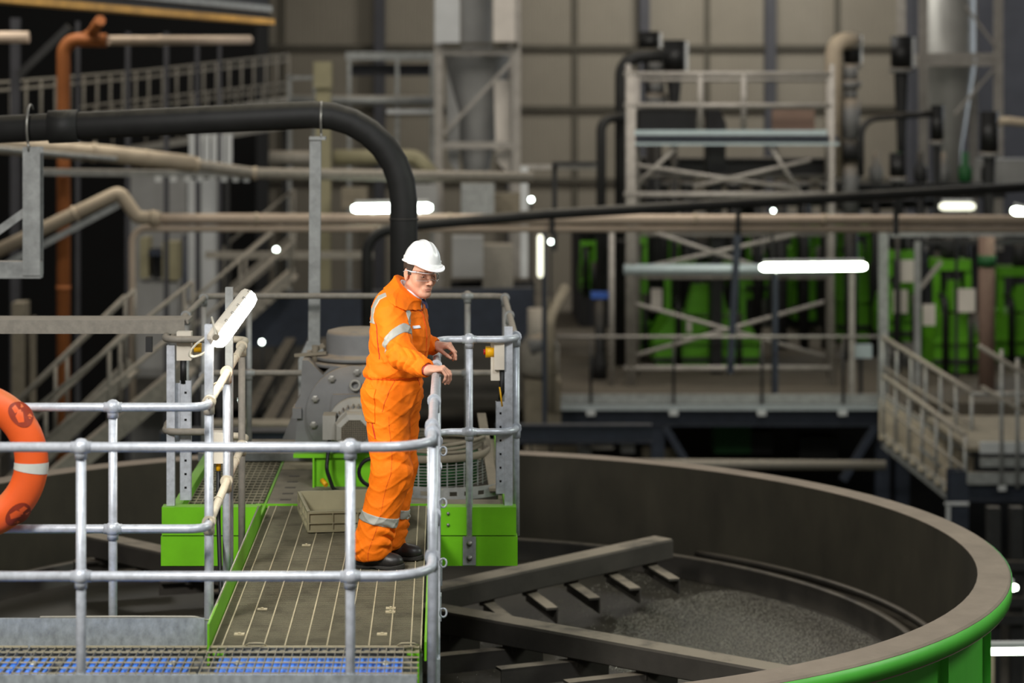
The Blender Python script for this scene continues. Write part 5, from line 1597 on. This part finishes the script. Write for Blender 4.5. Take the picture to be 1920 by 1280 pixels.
# joints, in hall coordinates (metres)
f_ = A3((.927, -.375, 0)); r_ = A3((-.375, -.927, 0)); u_ = A3((0, 0, 1.))      # torso: forward, his right, up
RT = np.stack([f_, -r_, u_], 1)
pel = A3((-.285, 12.92, .965)); wai = A3((-.272, 12.92, 1.09)); che = A3((-.238, 12.90, 1.30)); upc = A3((-.222, 12.90, 1.42)); nek = A3((-.176, 12.885, 1.512))
shR = upc+r_*.165+A3((-.005, 0, -.015)); shL = upc-r_*.150+A3((-.01, 0, -.025))
elR = A3((-.232, 12.625, 1.205)); wrR = A3((-.085, 12.43, 1.150))
elL = A3((-.155, 13.24, 1.20)); wrL = A3((-.045, 13.17, 1.195))
hiR = pel+r_*.085+A3((0, 0, -.04)); hiL = pel-r_*.085+A3((0, 0, -.04))
knR = A3((-.288, 12.80, .52)); anR = A3((-.405, 12.80, .10))
knL = A3((-.262, 13.03, .52)); anL = A3((-.318, 13.05, .10))

# head frame: turned towards the camera and down
yaw, pit, rol = math.radians(-57), math.radians(10), math.radians(-2)
hf = A3((math.cos(yaw)*math.cos(pit), math.sin(yaw)*math.cos(pit), -math.sin(pit)))
hl = nrm(np.cross((0, 0, 1), hf)); hu = np.cross(hf, hl)
hl, hu = hl*math.cos(rol)+hu*math.sin(rol), hu*math.cos(rol)-hl*math.sin(rol)
RH = np.stack([hf, hl, hu], 1)
HS = 1.06
HC = A3((-.134, 12.875, 1.633))
def H(x, y, z):
    return HC+RH@(A3((x, y, z))*HS)

def head_sdf(P, neck=True):
    q = (P-HC)@RH/HS
    d = ell(q, (-.002, 0, .045), (.098, .077, .088))
    d = smin(d, ell(q, (.040, 0, -.018), (.058, .062, .080)), .03)
    for s in (-1, 1):
        d = smin(d, cone(q, (.005, s*.056, -.050), (.068, s*.020, -.092), .016, .017), .028)
        d = smin(d, ell(q, (.060, s*.040, -.016), (.030, .024, .030)), .02)
    d = smin(d, ell(q, (.080, 0, -.090), (.022, .025, .020)), .022)
    d = smin(d, cone(q, (.092, -.030, .030), (.092, .030, .030), .009, .009), .016)
    for s in (-1, 1):
        d = smax(d, -ell(q, (.104, s*.033, .008), (.017, .021, .013)), .012)
    d = smin(d, cone(q, (.096, 0, .018), (.119, 0, -.024), .0065, .0105), .012)
    for s in (-1, 1):
        d = smin(d, ell(q, (.106, s*.0125, -.029), (.011, .008, .0075)), .007)
        d = smax(d, -ell(q, (.112, s*.006, -.037), (.005, .0035, .004)), .003)
    d = smin(d, ell(q, (.090, 0, -.058), (.014, .030, .020)), .012)
    d = smin(d, cone(q, (.0985, -.011, -.0575), (.0985, .011, -.0575), .0040, .0040), .006)
    d = smin(d, cone(q, (.0975, -.009, -.0665), (.0975, .009, -.0665), .0042, .0042), .006)
    d = smax(d, -cone(q, (.1045, -.022, -.0620), (.1045, .022, -.0620), .0016, .0016), .0025)
    d = smax(d, -ell(q, (.108, 0, -.078), (.008, .016, .004)), .006)
    for s in (-1, 1):     # upper lids
        d = smin(d, ell(q, (.0868, s*.033, .0138), (.0130, .0170, .0066)), .004)
        d = smin(d, ell(q, (.0855, s*.033, .0005), (.0110, .0155, .0040)), .004)
        e = ell(q, (-.004, s*.080, .002), (.020, .0085, .031))
        e = smax(e, -ell(q, (.0, s*.090, .002), (.013, .008, .022)), .005)
        e = smin(e, ell(q, (-.0, s*.079, -.026), (.009, .006, .011)), .006)
        d = smin(d, e, .006)
    return d*HS

# hands: wrist, direction to knuckles, back-of-hand normal; bends per finger
def hand_parts(w, d, n, side, bends, thumb):
    d = nrm(d); n = A3(n, float); n = nrm(n-d*(n@d)); s = np.cross(d, n)*side     # s points to the thumb side
    cones, palm = [], []
    R = np.stack([d, s, n], 1)
    palm = (w+d*.045+n*.0, A3((.047, .041, .0145)), R)
    lens = ((.044, .027, .022), (.049, .030, .023), (.045, .028, .023), (.036, .022, .020))
    for k in range(4):
        off = (.031, .0105, -.0105, -.030)[k]
        p = w+d*(.089-.004*abs(k-1))+s*off+n*.004
        a = 0
        spread = (.10, .02, -.05, -.13)[k]
        dd = nrm(d+s*spread)
        rad = (.0098, .0100, .0095, .0086)[k]
        cones.append((w+d*.02+s*off*.7, p, .012, rad*1.12))
        for j in range(3):
            a += bends[k][j]
            v = dd*math.cos(a)-n*math.sin(a)
            e = p+v*lens[k][j]
            cones.append((p, e, rad*(1-.06*j), rad*(.95-.09*j)))
            p = e
    p = w+d*.022+s*.030-n*.006
    t1 = nrm(d*thumb[0]+s*thumb[1]-n*thumb[2])
    t2 = nrm(d*thumb[3]+s*thumb[4]-n*thumb[5])
    e1 = p+t1*.045; e2 = e1+nrm(t1+t2)*.032; e3 = e2+t2*.026
    cones += [(w+d*.008+s*.012, p, .015, .0155), (p, e1, .0150, .0112), (e1, e2, .0112, .0100), (e2, e3, .0100, .0080)]
    return cones, palm

hdR = hand_parts(wrR, (.93, -.06, .05), (.02, -.12, 1), -1, ((.75, .85, .45), (.85, .8, .4), (.95, .8, .4), (1.05, .75, .4)), (.75, .65, .35, .75, .25, .75))
hdL = hand_parts(wrL, (.92, -.30, .02), (.12, -.25, 1), 1, ((.62, .62, .35), (.85, .85, .5), (1.0, .95, .5), (1.1, .95, .5)), (.85, .35, .45, .85, .15, .55))

def hand_sdf(P, h, w, arm):
    cones, (c, r, R) = h
    d = ell(P, c, r*A3((1.08, 1.02, 1.12)), R)
    d = smin(d, cone(P, arm, w, .030, .025), .02)
    d = smin(d, cone(P, w, c, .025, .020), .018)
    for a, b, ra, rb in cones:
        d = smin(d, cone(P, a, b, ra, rb), .0045)
    return d

def body_sdf(P):
    d = head_sdf(P)
    d = smin(d, cone(P, H(-.022, 0, -.045), nek+A3((-.01, .0, -.02)), .054, .058), .03)
    t = cone(P, che, nek, .085, .05)
    t = smin(t, ell(P, che, (.095, .14, .17), RT), .04)
    t = smin(t, ell(P, pel, (.09, .13, .14), RT), .06)
    t = smin(t, cone(P, pel, che, .09, .1), .05)
    for s, e, w in ((shR, elR, wrR), (shL, elL, wrL)):
        t = smin(t, cone(P, s, e, .048, .036), .03)
        t = smin(t, cone(P, e, w, .036, .027), .02)
    for hh, k, a in ((hiR, knR, anR), (hiL, knL, anL)):
        t = smin(t, cone(P, hh, k, .075, .052), .03)
        t = smin(t, cone(P, k, a, .052, .038), .02)
        t = smin(t, cone(P, a, a+A3((.12, -.02, -.05)), .036, .026), .02)
    d = smin(d, t, .025)
    d = smin(d, hand_sdf(P, hdR, wrR, elR*.3+wrR*.7), .012)
    d = smin(d, hand_sdf(P, hdL, wrL, elL*.3+wrL*.7), .012)
    return d

# coverall
def folds(P, a, b, ra, freq, amp, lo=0.0, hi=1.0, skew=None, seed=0.0):
    """cloth rumples running round a limb between fractions lo..hi"""
    a, b = A3(a, float), A3(b, float)
    d = b-a; L = np.linalg.norm(d); d = d/L
    q = P-a
    t = q@d
    s = np.cross(d, (0.3, .9, .2)); s = s/np.linalg.norm(s); v = np.cross(d, s)
    x, y = q@s, q@v
    ph = np.arctan2(y, x)
    w = np.clip((t/L-lo)/.12, 0, 1)*np.clip((hi-t/L)/.12, 0, 1)
    rad = np.sqrt(x*x+y*y)
    w = w*np.clip((ra*1.7-rad)/(ra*.4), 0, 1)
    wave = np.sin(freq*t*.8+2.4*np.sin(ph+seed)+1.5*np.sin(2*ph+seed*1.7)+2.0*np.sin(11*t+seed+1.4*ph))
    wave = (1-2*np.abs(wave))*.9
    return amp*w*wave*(.5+.5*np.sin(ph*2+seed*2.3+freq*.23*t))

def cloth_noise(P):
    x, y, z = P[:, 0]*1.0, P[:, 1], P[:, 2]
    a = np.sin(17*x+5*np.sin(6*z+1)+13*z+4*np.sin(9*y))
    b = np.sin(-15*x+16*z+4*np.sin(8*x+2)+5*np.sin(7*y+1))
    c = np.sin(37*z+21*x+4*np.sin(11*x)-17*y)
    m = .5+.5*np.sin(8*x+1.0+5*z+6*y)
    n2 = np.sin(58*z-37*x+3*np.sin(13*y))*np.sin(41*y+29*x)
    return -.0075*m*(1-np.abs(a))**3-.0075*(1-m)*(1-np.abs(b))**3-.0035*(1-np.abs(c))**3+.0012*n2+.002

def fabric(P):
    # torso
    t = ell(P, che+A3((0, 0, -.02)), (.160, .185, .215), RT)
    t = smin(t, ell(P, wai, (.158, .178, .16), RT), .08)
    t = smin(t, ell(P, pel+A3((-.005, 0, -.01)), (.165, .178, .15), RT), .06)
    t = smin(t, cone(P, shR+A3((0.01, 0.01, 0)), shL, .080, .074), .05)
    t = smin(t, cone(P, upc+A3((-.01, .01, .02)), nek+A3((-.030, .012, .012)), .108, .080), .045)
    t = smin(t, cone(P, nek+A3((-.010, .005, 0)), nek+A3((-.014, .005, .09)), .080, .074), .03)
    t = smin(t, ell(P, che-f_*.055+A3((0, 0, .03)), (.10, .15, .17), RT), .06)      # rounded upper back
    t = smin(t, ell(P, (-.285, 12.90, 1.44), (.098, .150, .110), RT), .05)
    t = smin(t, cone(P, shR+A3((.01, 0, .035)), nek+A3((-.050, .0, .004)), .072, .070), .05)
    # blouse hanging over the waist elastic
    zl = P[:, 2]
    t = t+.012*np.exp(-((zl-1.045)/.014)**2)-.007*np.exp(-((zl-1.085)/.03)**2)
    # sleeves
    aR = smin(cone(P, shR, elR, .086, .074), cone(P, elR, elR*.14+wrR*.86, .074, .054), .025)
    aL = smin(cone(P, shL, elL, .086, .072), cone(P, elL, elL*.14+wrL*.86, .072, .050), .025)
    t2 = smin(aR, aL, .02)
    # trousers
    lR = smin(cone(P, hiR, knR, .128, .108), cone(P, knR, anR+A3((-.0, 0, -.005)), .106, .104), .05)
    lL = smin(cone(P, hiL, knL, .126, .106), cone(P, knL, anL+A3((.0, 0, -.005)), .104, .102), .05)
    lR = smax(lR, .047-P[:, 2]+.08*(P[:, 0]+.40), .012)
    lL = smax(lL, .060-P[:, 2]+.05*(P[:, 0]+.29), .012)
    d = smin(t, t2, .030)
    d = smin(d, smin(lR, lL, .018), .05)
    # rumples
    d = d+folds(P, anR, knR, .13, 62, .0100, -.16, .46, seed=.4)
    d = d+folds(P, anL, knL, .13, 58, .0095, -.16, .46, seed=2.4)
    d = d+folds(P, knR, hiR, .15, 38, .0065, -.25, .5, seed=1.1)
    d = d+folds(P, shR, elR, .11, 44, .0085, .25, 1.1, seed=.7)
    d = d+folds(P, elR, wrR, .10, 56, .0085, -.1, .92, seed=1.9)
    d = d+folds(P, shL, elL, .11, 60, .0060, .2, 1.1, seed=3.1)
    d = d+folds(P, pel+A3((0, 0, -.18)), upc, .26, 26, .0055, .1, .8, seed=2.0)
    # gathered elastic at the back of the waist
    q = (P-wai)@RT
    ang = np.arctan2(q[:, 1], q[:, 0])
    d = d+.0045*np.sin(44*ang)*np.exp(-((zl-1.045)/.022)**2)*np.clip(-q[:, 0]*12+.6, 0, 1)
    d = d+cloth_noise(P)
    return d

def neck_plane(q):
    """height above the sloping edge of the open collar, high at the nape and low at the throat"""
    return (q[:, 0]*.85+q[:, 2]-.024)*.762

def neck_cut(P):
    """open collar: the slanting neck opening, the hollow for the neck and the narrow V in front"""
    q = (P-nek)@RT
    pl = np.maximum(-neck_plane(q), np.abs(q[:, 1])-.125)
    pl = np.maximum(pl, -.13-q[:, 0])
    c = np.maximum(np.sqrt((q[:, 0]+.004)**2+q[:, 1]**2)-.070, -.04-neck_plane(q))
    v = np.maximum(np.abs(q[:, 1]+.004)-.022*np.clip((q[:, 2]+.13)/.10, 0, 1.2), -q[:, 0]+.0)
    v = np.maximum(v, -(q[:, 2]+.13))
    return np.minimum(np.minimum(pl, c), v)

def coverall_sdf(P):
    d = fabric(P)
    d = smax(d, -neck_cut(P), .006)
    # cuffs stay open round the wrists
    d = smax(d, -cone(P, wrR*.92+elR*.08, wrR+(wrR-elR)*.3, .036, .036), .004)
    d = smax(d, -cone(P, wrL*.92+elL*.08, wrL+(wrL-elL)*.3, .034, .034), .004)
    return d

base = A3((-.34, 12.92, 0.0))
LO, HI = A3((-.62, 12.30, -.01)), A3((.14, 13.46, 1.80))
man = fieldmesh('person', lambda P: body_sdf(P), LO, HI, .0042, 'skin')
me = man.data
me.transform(Matrix.Translation(-Vector(base)))
man.location = base
tag(man, 'man in orange coverall and white helmet leaning on the rail, looking into the tank', 'person')
cov = fieldmesh('coverall', coverall_sdf, LO, A3((.14, 13.46, 1.66)), .0048, 'hi_vis', man)

def patch(name, mat, region, lift, lo, hi, h=.004, base_fn=coverall_sdf):
    """thin cloth lying on the coverall inside a region"""
    return fieldmesh(name, lambda P: np.maximum(np.maximum(base_fn(P)-lift, -base_fn(P)-.006), region(P)), lo, hi, h, mat, man, pad=2.6)

def slab(c, n, w):
    c, n = A3(c, float), nrm(n)
    return lambda P: np.abs((P-c)@n)-w/2
def near(fn, c, r):
    c = A3(c, float)
    return lambda P: np.maximum(fn(P), np.sqrt(((P-c)**2).sum(1))-r)
# reflective strips: upper arm, shoulders, lower legs
c = shR*.40+elR*.60
patch('arm_band', 'reflex', near(slab(c, nrm(elR-shR)*.9+A3((.25, 0, .25)), .048), c, .105), .0042, c-.13, c+.13)
c = knR*.42+anR*.58
patch('leg_band', 'reflex', near(slab(c, (.22, 0, 1), .052), c, .155), .0045, c-.17, c+.17)
c = knL*.42+anL*.58
patch('leg_band', 'reflex', near(lambda P: np.maximum(slab(c, (.22, 0, 1), .052)(P), -(P[:, 0]+P[:, 1]*0+.245-.0)), c, .16), .0045, c-.17, c+.17)
def shoulder_strip(P):
    q = (P-upc)@RT
    d = np.abs(q[:, 1]+.150+.05*q[:, 0])-.021
    return np.maximum(np.maximum(d, -(q[:, 2]+.06)), np.abs(q[:, 0])-.25)
patch('shoulder_strip', 'reflex', shoulder_strip, .0045, upc-.30, upc+.28, .0032)
# chest details on his right side: name tape, pocket flap, zip
def local_box(c, hv):
    return lambda P: np.maximum.reduce([np.abs(((P-che)@RT)[:, 0]-c[0])-hv[0], np.abs(((P-che)@RT)[:, 1]-c[1])-hv[1], np.abs(((P-che)@RT)[:, 2]-c[2])-hv[2]])
patch('name_tape', 'shirt', local_box((.15, -.088, .045), (.12, .026, .0085)), .005, che-.3, che+.3, .003)
patch('zip_placket', 'seam', local_box((.15, -.004, -.08), (.12, .0035, .21)), .004, che-.36, che+.30, .003)
patch('waist_seam', 'seam', near(slab(wai+A3((0, 0, -.036)), (0, 0, 1), .006), wai, .26), .0022, wai-.28, wai+.28, .003)
def back_slit(P):
    q = (P-che)@RT
    return np.maximum(np.abs(q[:, 0]+.070+.012*np.sin(9*q[:, 2]))-.0042, np.maximum(np.maximum(q[:, 2]-.085, -(q[:, 2]+.135)), q[:, 1]+.06))
patch('pleat', 'hi_vis_in', back_slit, .0018, che-.3, che+.3, .003)
def pocket(c, w, h_, lean=0):
    def fn(P):
        q = (P-pel)@RT
        a = np.abs(q[:, 0]-c[0]-lean*(q[:, 2]-c[1]))-w
        b = np.abs(q[:, 2]-c[1])-h_
        return np.maximum(np.maximum(a, b), q[:, 1]+.05)
    return fn
patch('hip_pocket', 'hi_vis', pocket((-.075, -.055), .060, .095), .0062, pel-.3, pel+.3, .004)
patch('side_pocket_seam', 'seam', pocket((.052, .0), .0028, .085, .28), .0022, pel-.3, pel+.3, .003)
def leg_seam(P):
    ax = np.clip((P[:, 2]-anR[2])/(knR[2]-anR[2]), 0, 3)
    xc = anR[0]+(knR[0]-anR[0])*np.minimum(ax, 1.05)+np.maximum(ax-1.05, 0)*-.010
    return np.maximum(np.maximum(np.abs(P[:, 0]-xc+.006+.006*np.sin(17*P[:, 2]))-.0022, P[:, 1]-12.78), P[:, 2]-.86)
patch('leg_seam', 'seam', leg_seam, .0016, A3((-.55, 12.55, .02)), A3((-.1, 12.82, .9)), .003)
patch('vent_slit', 'hi_vis_in', lambda P: np.maximum(np.abs(P[:, 0]+.392+(P[:, 2]-.80)*.22)-.004, np.maximum(np.abs(P[:, 2]-.775)-.045, P[:, 1]-12.85)), .0022, A3((-.5, 12.6, .65)), A3((-.2, 12.9, .9)), .003)

# collar: two flaps folded out, open in front
def strip_mesh(name, mat, rows, thick, parent):
    """rows of points -> sheet with thickness"""
    m = len(rows); k = len(rows[0])
    vs = [tuple(p) for r in rows for p in r]
    fs = [(i*k+j, i*k+j+1, (i+1)*k+j+1, (i+1)*k+j) for i in range(m-1) for j in range(k-1)]
    o = MB().add(vs, fs, True).build(name, mat, parent)
    sol = o.modifiers.new('thickness', 'SOLIDIFY'); sol.thickness = thick; sol.offset = 0
    sub = o.modifiers.new('smooth', 'SUBSURF'); sub.levels = 1; sub.render_levels = 1
    return o
def collar(rads, heights, fr, drop, pts_n=25, gap=.16):
    rows = []
    for i in range(pts_n):
        t = -PI+gap+(2*PI-2*gap)*i/(pts_n-1)       # 0 = back of the neck
        fx, sy = -math.cos(t), math.sin(t)
        front = max(0, fx); u = (fx+1)/2
        row = []
        for (ra, rb), hz, fo, dr in zip(rads, heights, fr, drop):
            q = A3((fx*ra+fo*front**2, sy*rb, hz-dr*u**1.2))
            row.append(nek+RT@q)
        rows.append(row)
    return rows
def poly2(a, b, pts):
    """signed distance to a polygon in the (a, b) plane"""
    n = len(pts)
    d2 = np.full(len(a), 1e9); sg = np.ones(len(a))
    for i in range(n):
        x0, y0 = pts[i]; x1, y1 = pts[i-1]
        ex, ey = x1-x0, y1-y0
        wx, wy = a-x0, b-y0
        t = np.clip((wx*ex+wy*ey)/(ex*ex+ey*ey), 0, 1)
        d2 = np.minimum(d2, (wx-ex*t)**2+(wy-ey*t)**2)
        c1, c2, c3 = b >= y0, b < y1, ex*wy > ey*wx
        sg = np.where((c1 & c2 & c3) | (~c1 & ~c2 & ~c3), -sg, sg)
    return sg*np.sqrt(d2)
def collar_region(P):
    q = (P-nek)@RT
    return poly2(q[:, 0], q[:, 2], [(.125, -.035), (.078, -.088), (.030, -.058), (-.045, -.012), (-.10, .022), (-.16, .05), (-.16, .20), (.0, .12)])
patch('collar', 'hi_vis', collar_region, .0080, nek-.26, nek+.26, .0034)
rows = [[], [], []]
for i in range(29):
    t = -PI+.10+(2*PI-.2)*i/28
    fx, sy = -math.cos(t), math.sin(t)
    for row, ra, rb_, dz in zip(rows, (.062, .063, .069), (.060, .061, .066), (-.06, .017, .002)):
        q0 = fx*ra+.004
        row.append(nek+RT@A3((q0, sy*rb_, .024-.85*q0+dz)))
strip_mesh('shirt_collar', 'shirt', [list(r) for r in zip(*rows)], .003, man)
fieldmesh('shirt', lambda P: np.maximum(smin(cone(P, upc+f_*.012, nek+f_*.012+A3((0, 0, .012)), .080, .060), ell(P, che+f_*.01, (.118, .13, .17), RT), .03), np.maximum(1.33-P[:, 2], np.abs(((P-nek)@RT)[:, 1])-.075)), A3((-.4, 12.6, 1.28)), A3((.1, 13.2, 1.58)), .005, 'shirt', man)
tq = lambda a, b, z: Vector(nek+RT@A3((a, b, z)))
tm = MB()
tk = [(.076, .011, .012, -.018), (.088, .015, .014, -.040), (.094, .011, .008, -.050), (.098, .013, .007, -.07)]
vs = []
for a, wd_, th, z in tk:
    vs += [tq(a-th, -wd_-.003, z), tq(a, -wd_*.8-.003, z), tq(a+.003, -.003, z), tq(a, wd_*.8-.003, z), tq(a-th, wd_-.003, z)]
tm.add(vs, [(i*5+j, i*5+j+1, (i+1)*5+j+1, (i+1)*5+j) for i in range(len(tk)-1) for j in range(4)], True)
tm.build('tie', 'tie', man)

# helmet
def helmet_sdf(P):
    q = (P-HC)@RH
    c, s_ = math.cos(.05), math.sin(.05)
    q = np.stack([q[:, 0]*c+q[:, 2]*s_, q[:, 1], q[:, 2]*c-q[:, 0]*s_], 1)
    c, s_ = math.cos(.06), math.sin(.06)
    q = np.stack([q[:, 0], q[:, 1]*c-q[:, 2]*s_, q[:, 2]*c+q[:, 1]*s_], 1)-A3((.004, .004, .074))
    x, y, z = q[:, 0], q[:, 1], q[:, 2]
    sh = ell(q, (-.002, 0, .002), (.113, .098, .114))
    # ridges front to back
    rid = np.exp(-(y/.013)**2)*.005+np.exp(-((np.abs(y)-.038)/.008)**2)*.003
    sh = sh-rid*np.clip((z-.03)/.05, 0, 1)
    inner = ell(q, (-.002, 0, -.004), (.107, .092, .109))
    sh = np.maximum(sh, -z-.008)
    rr = np.sqrt((x/.127)**2+(y/.108)**2)
    dz = z+.010
    rim = np.maximum(np.abs(dz)-.0035, (rr-1)*.115)
    pk = np.sqrt(((x-.030)/.134)**2+(y/.106)**2)
    peak = np.maximum(np.maximum(np.abs(dz+.28*np.clip(x-.085, 0, 1))-.0038, (pk-1)*.11), .02-x)
    gut = np.maximum(np.maximum(np.abs(z-.004)-.013, (np.sqrt((x/.118)**2+(y/.103)**2)-1)*.11), x-.065)
    d = smin(smin(sh, rim, .008), peak, .012)
    d = smin(d, gut, .004)
    return np.maximum(d, -np.maximum(inner, -.5-z))
fieldmesh('helmet', helmet_sdf, HC-.22, HC+.24, .0028, 'helmet', man)
# short hair showing under the helmet, brows
def region_hair(P):
    q = (P-HC)@RH/HS
    side = np.maximum(q[:, 2]-.07, -(q[:, 2]+.010+np.clip(-q[:, 0]*.9, -.06, .05)))
    side = np.maximum(side, q[:, 0]-.045+.35*np.clip(.05-q[:, 2], 0, 1))
    burn = np.maximum(np.maximum(np.abs(q[:, 0]-.022)-.007, np.abs(q[:, 2]-.022)-.022), -1)
    ear = ell(q, (-.006, 0, -.004), (.027, .2, .040))
    return np.maximum(np.minimum(side, burn), -ear)
fieldmesh('hair', lambda P: np.maximum(np.maximum(head_sdf(P)-.005, -head_sdf(P)-.004), region_hair(P)), HC-.16, HC+.16, .0032, 'hair', man, pad=2.6)
def brow(P):
    q = (P-HC)@RH/HS
    yy = np.abs(q[:, 1])
    zc = .0315+.05*np.clip(yy-.02, 0, 1)-.25*np.clip(yy-.040, 0, 1)
    return np.maximum(np.maximum(np.abs(q[:, 2]-zc)-.0024, np.abs(yy-.033)-.019), .06-q[:, 0])
fieldmesh('eyebrows', lambda P: np.maximum(np.maximum(head_sdf(P)-.0024, -head_sdf(P)-.003), brow(P)), HC-.14, HC+.15, .0024, 'brow', man, pad=2.6)
def lipr(P):
    q = (P-HC)@RH/HS
    return np.maximum(ell(q, (.105, 0, -.0620), (.03, .0205, .0082)), .08-q[:, 0])
fieldmesh('lips', lambda P: np.maximum(np.maximum(head_sdf(P)-.0007, -head_sdf(P)-.003), lipr(P)), HC-.14, HC+.15, .0020, 'lips', man, pad=2.6)
for s in (-1, 1):
    ec = H(.0815, s*.033, .0075)
    eye = MB().ball(ec, .0125, 18).build('eye', 'eyewhite', man)
    gz = nrm(hf*.86-hu*.42)
    MB().lathe([(.0001, .0136), (.0045, .0131), (.0070, .0112)], Vector(ec), axis=gz, n=14, caps=False).build('iris', 'iris', eye)

# safety spectacles: clear wrap lens with light frame and arms
def specs(u, v):
    """u -1..1 across, v -1..1 up the lens; wraps round the brow"""
    a = u*1.02
    return Vector(H(.028+.088*math.cos(a)+.004*(1-v), .082*math.sin(a), .010+.019*v-.007*u*u*(1 if v < 0 else .1)+(-.010 if v < 0 else 0)*math.exp(-(u/.18)**2)*-1))
gl_ = MB()
nu, nv = 25, 5
vs = [specs(-1+2*i/(nu-1), -1+2*j/(nv-1)) for i in range(nu) for j in range(nv)]
gl_.add(vs, [(i*nv+j, i*nv+j+1, (i+1)*nv+j+1, (i+1)*nv+j) for i in range(nu-1) for j in range(nv-1)], True)
spx = gl_.build('safety_glasses', 'lens', man)
sd = spx.modifiers.new('thickness', 'SOLIDIFY'); sd.thickness = .0016
MB().tube([specs(-1+2*i/24, 1.0) for i in range(25)], .0021, 6).build('brow_bar', 'frameclear', spx)
MB().tube([specs(-1+2*i/24, -1.0) for i in range(25)], .0011, 6).build('lower_edge', 'frameclear', spx)
for s in (-1, 1):
    e = specs(s*1.0, .3)
    MB().tube([specs(s*1.0, 1), Vector(H(.050, s*.0835, .024)), Vector(H(.0, s*.0855, .022)), Vector(H(-.030, s*.083, .005))], [.0048, .0042, .0030, .0022], 8).build('temple', 'frameclear', spx)

# wristwatch strap at the cuff
for w, e, nm, mt, off in ((wrR, elR, 'watch_strap', 'strap', .002), (wrR, elR, 'shirt_cuff', 'shirt', -.012)):
    d = nrm(w-e)
    c = Vector(w+d*off)
    s1, s2 = frame(Vector(d))
    MB().tube([c+(s1*math.cos(t)+s2*math.sin(t))*.0290 for t in [2*PI*i/20 for i in range(20)]], .0046, 8, closed=True).build(nm, mt, man)

# shoes
def shoe(an, toe, nm):
    d = nrm(A3((toe[0]-an[0], toe[1]-an[1], 0)))
    s = A3((-d[1], d[0], 0))
    R_ = np.stack([d, s, u_], 1)
    o = A3((an[0], an[1], 0))
    def up_(P):
        q = (P-o)@R_
        h = ell(q, (-.035, 0, .052), (.052, .041, .060))
        h = smin(h, ell(q, (.060, 0, .048), (.09, .043, .050)), .04)
        h = smin(h, ell(q, (.150, .002, .042), (.058, .050, .042)), .035)
        h = smin(h, cone(q, (-.01, 0, .06), (.0, 0, .14), .048, .045), .03)
        h = h-.0012*np.sin(80*q[:, 0]+3*np.sin(40*q[:, 1]))*np.exp(-((q[:, 0]-.10)/.03)**2)
        return np.maximum(h, .014-q[:, 2])
    sh = fieldmesh('shoe', up_, o+A3((-.26, -.26, -.01)), o+A3((.28, .28, .2)), .0040, 'shoe', man)
    def so(P):
        q = (P-o)@R_
        a = np.sqrt(((q[:, 0]-.125)/.092)**2+((q[:, 1]-.002)/.053)**2)-1
        b = np.sqrt(((q[:, 0]+.03)/.068)**2+(q[:, 1]/.045)**2)-1
        c = boxd(q, (.05, 0, .01), (.09, .040, .05))
        pl = smin(smin(a*.055, b*.05, .02), c, .02)
        top = .020+.010*np.clip((q[:, 0]-.12)/.08, 0, 1)**2
        heel = np.maximum(np.abs(q[:, 0]-.045)-.018, q[:, 2]-.007)
        return np.maximum(np.maximum(pl, np.maximum(q[:, 2]-top, .0015-q[:, 2])), -heel)
    fieldmesh('sole', so, o+A3((-.26, -.26, -.01)), o+A3((.28, .28, .06)), .0036, 'sole', sh)
    return sh
shoe(anR+A3((-.022, 0, 0)), anR+A3((.2, -.045, 0)), 'R')
shoe(anL+A3((-.006, -.01, 0)), anL+A3((.2, -.05, 0)), 'L')
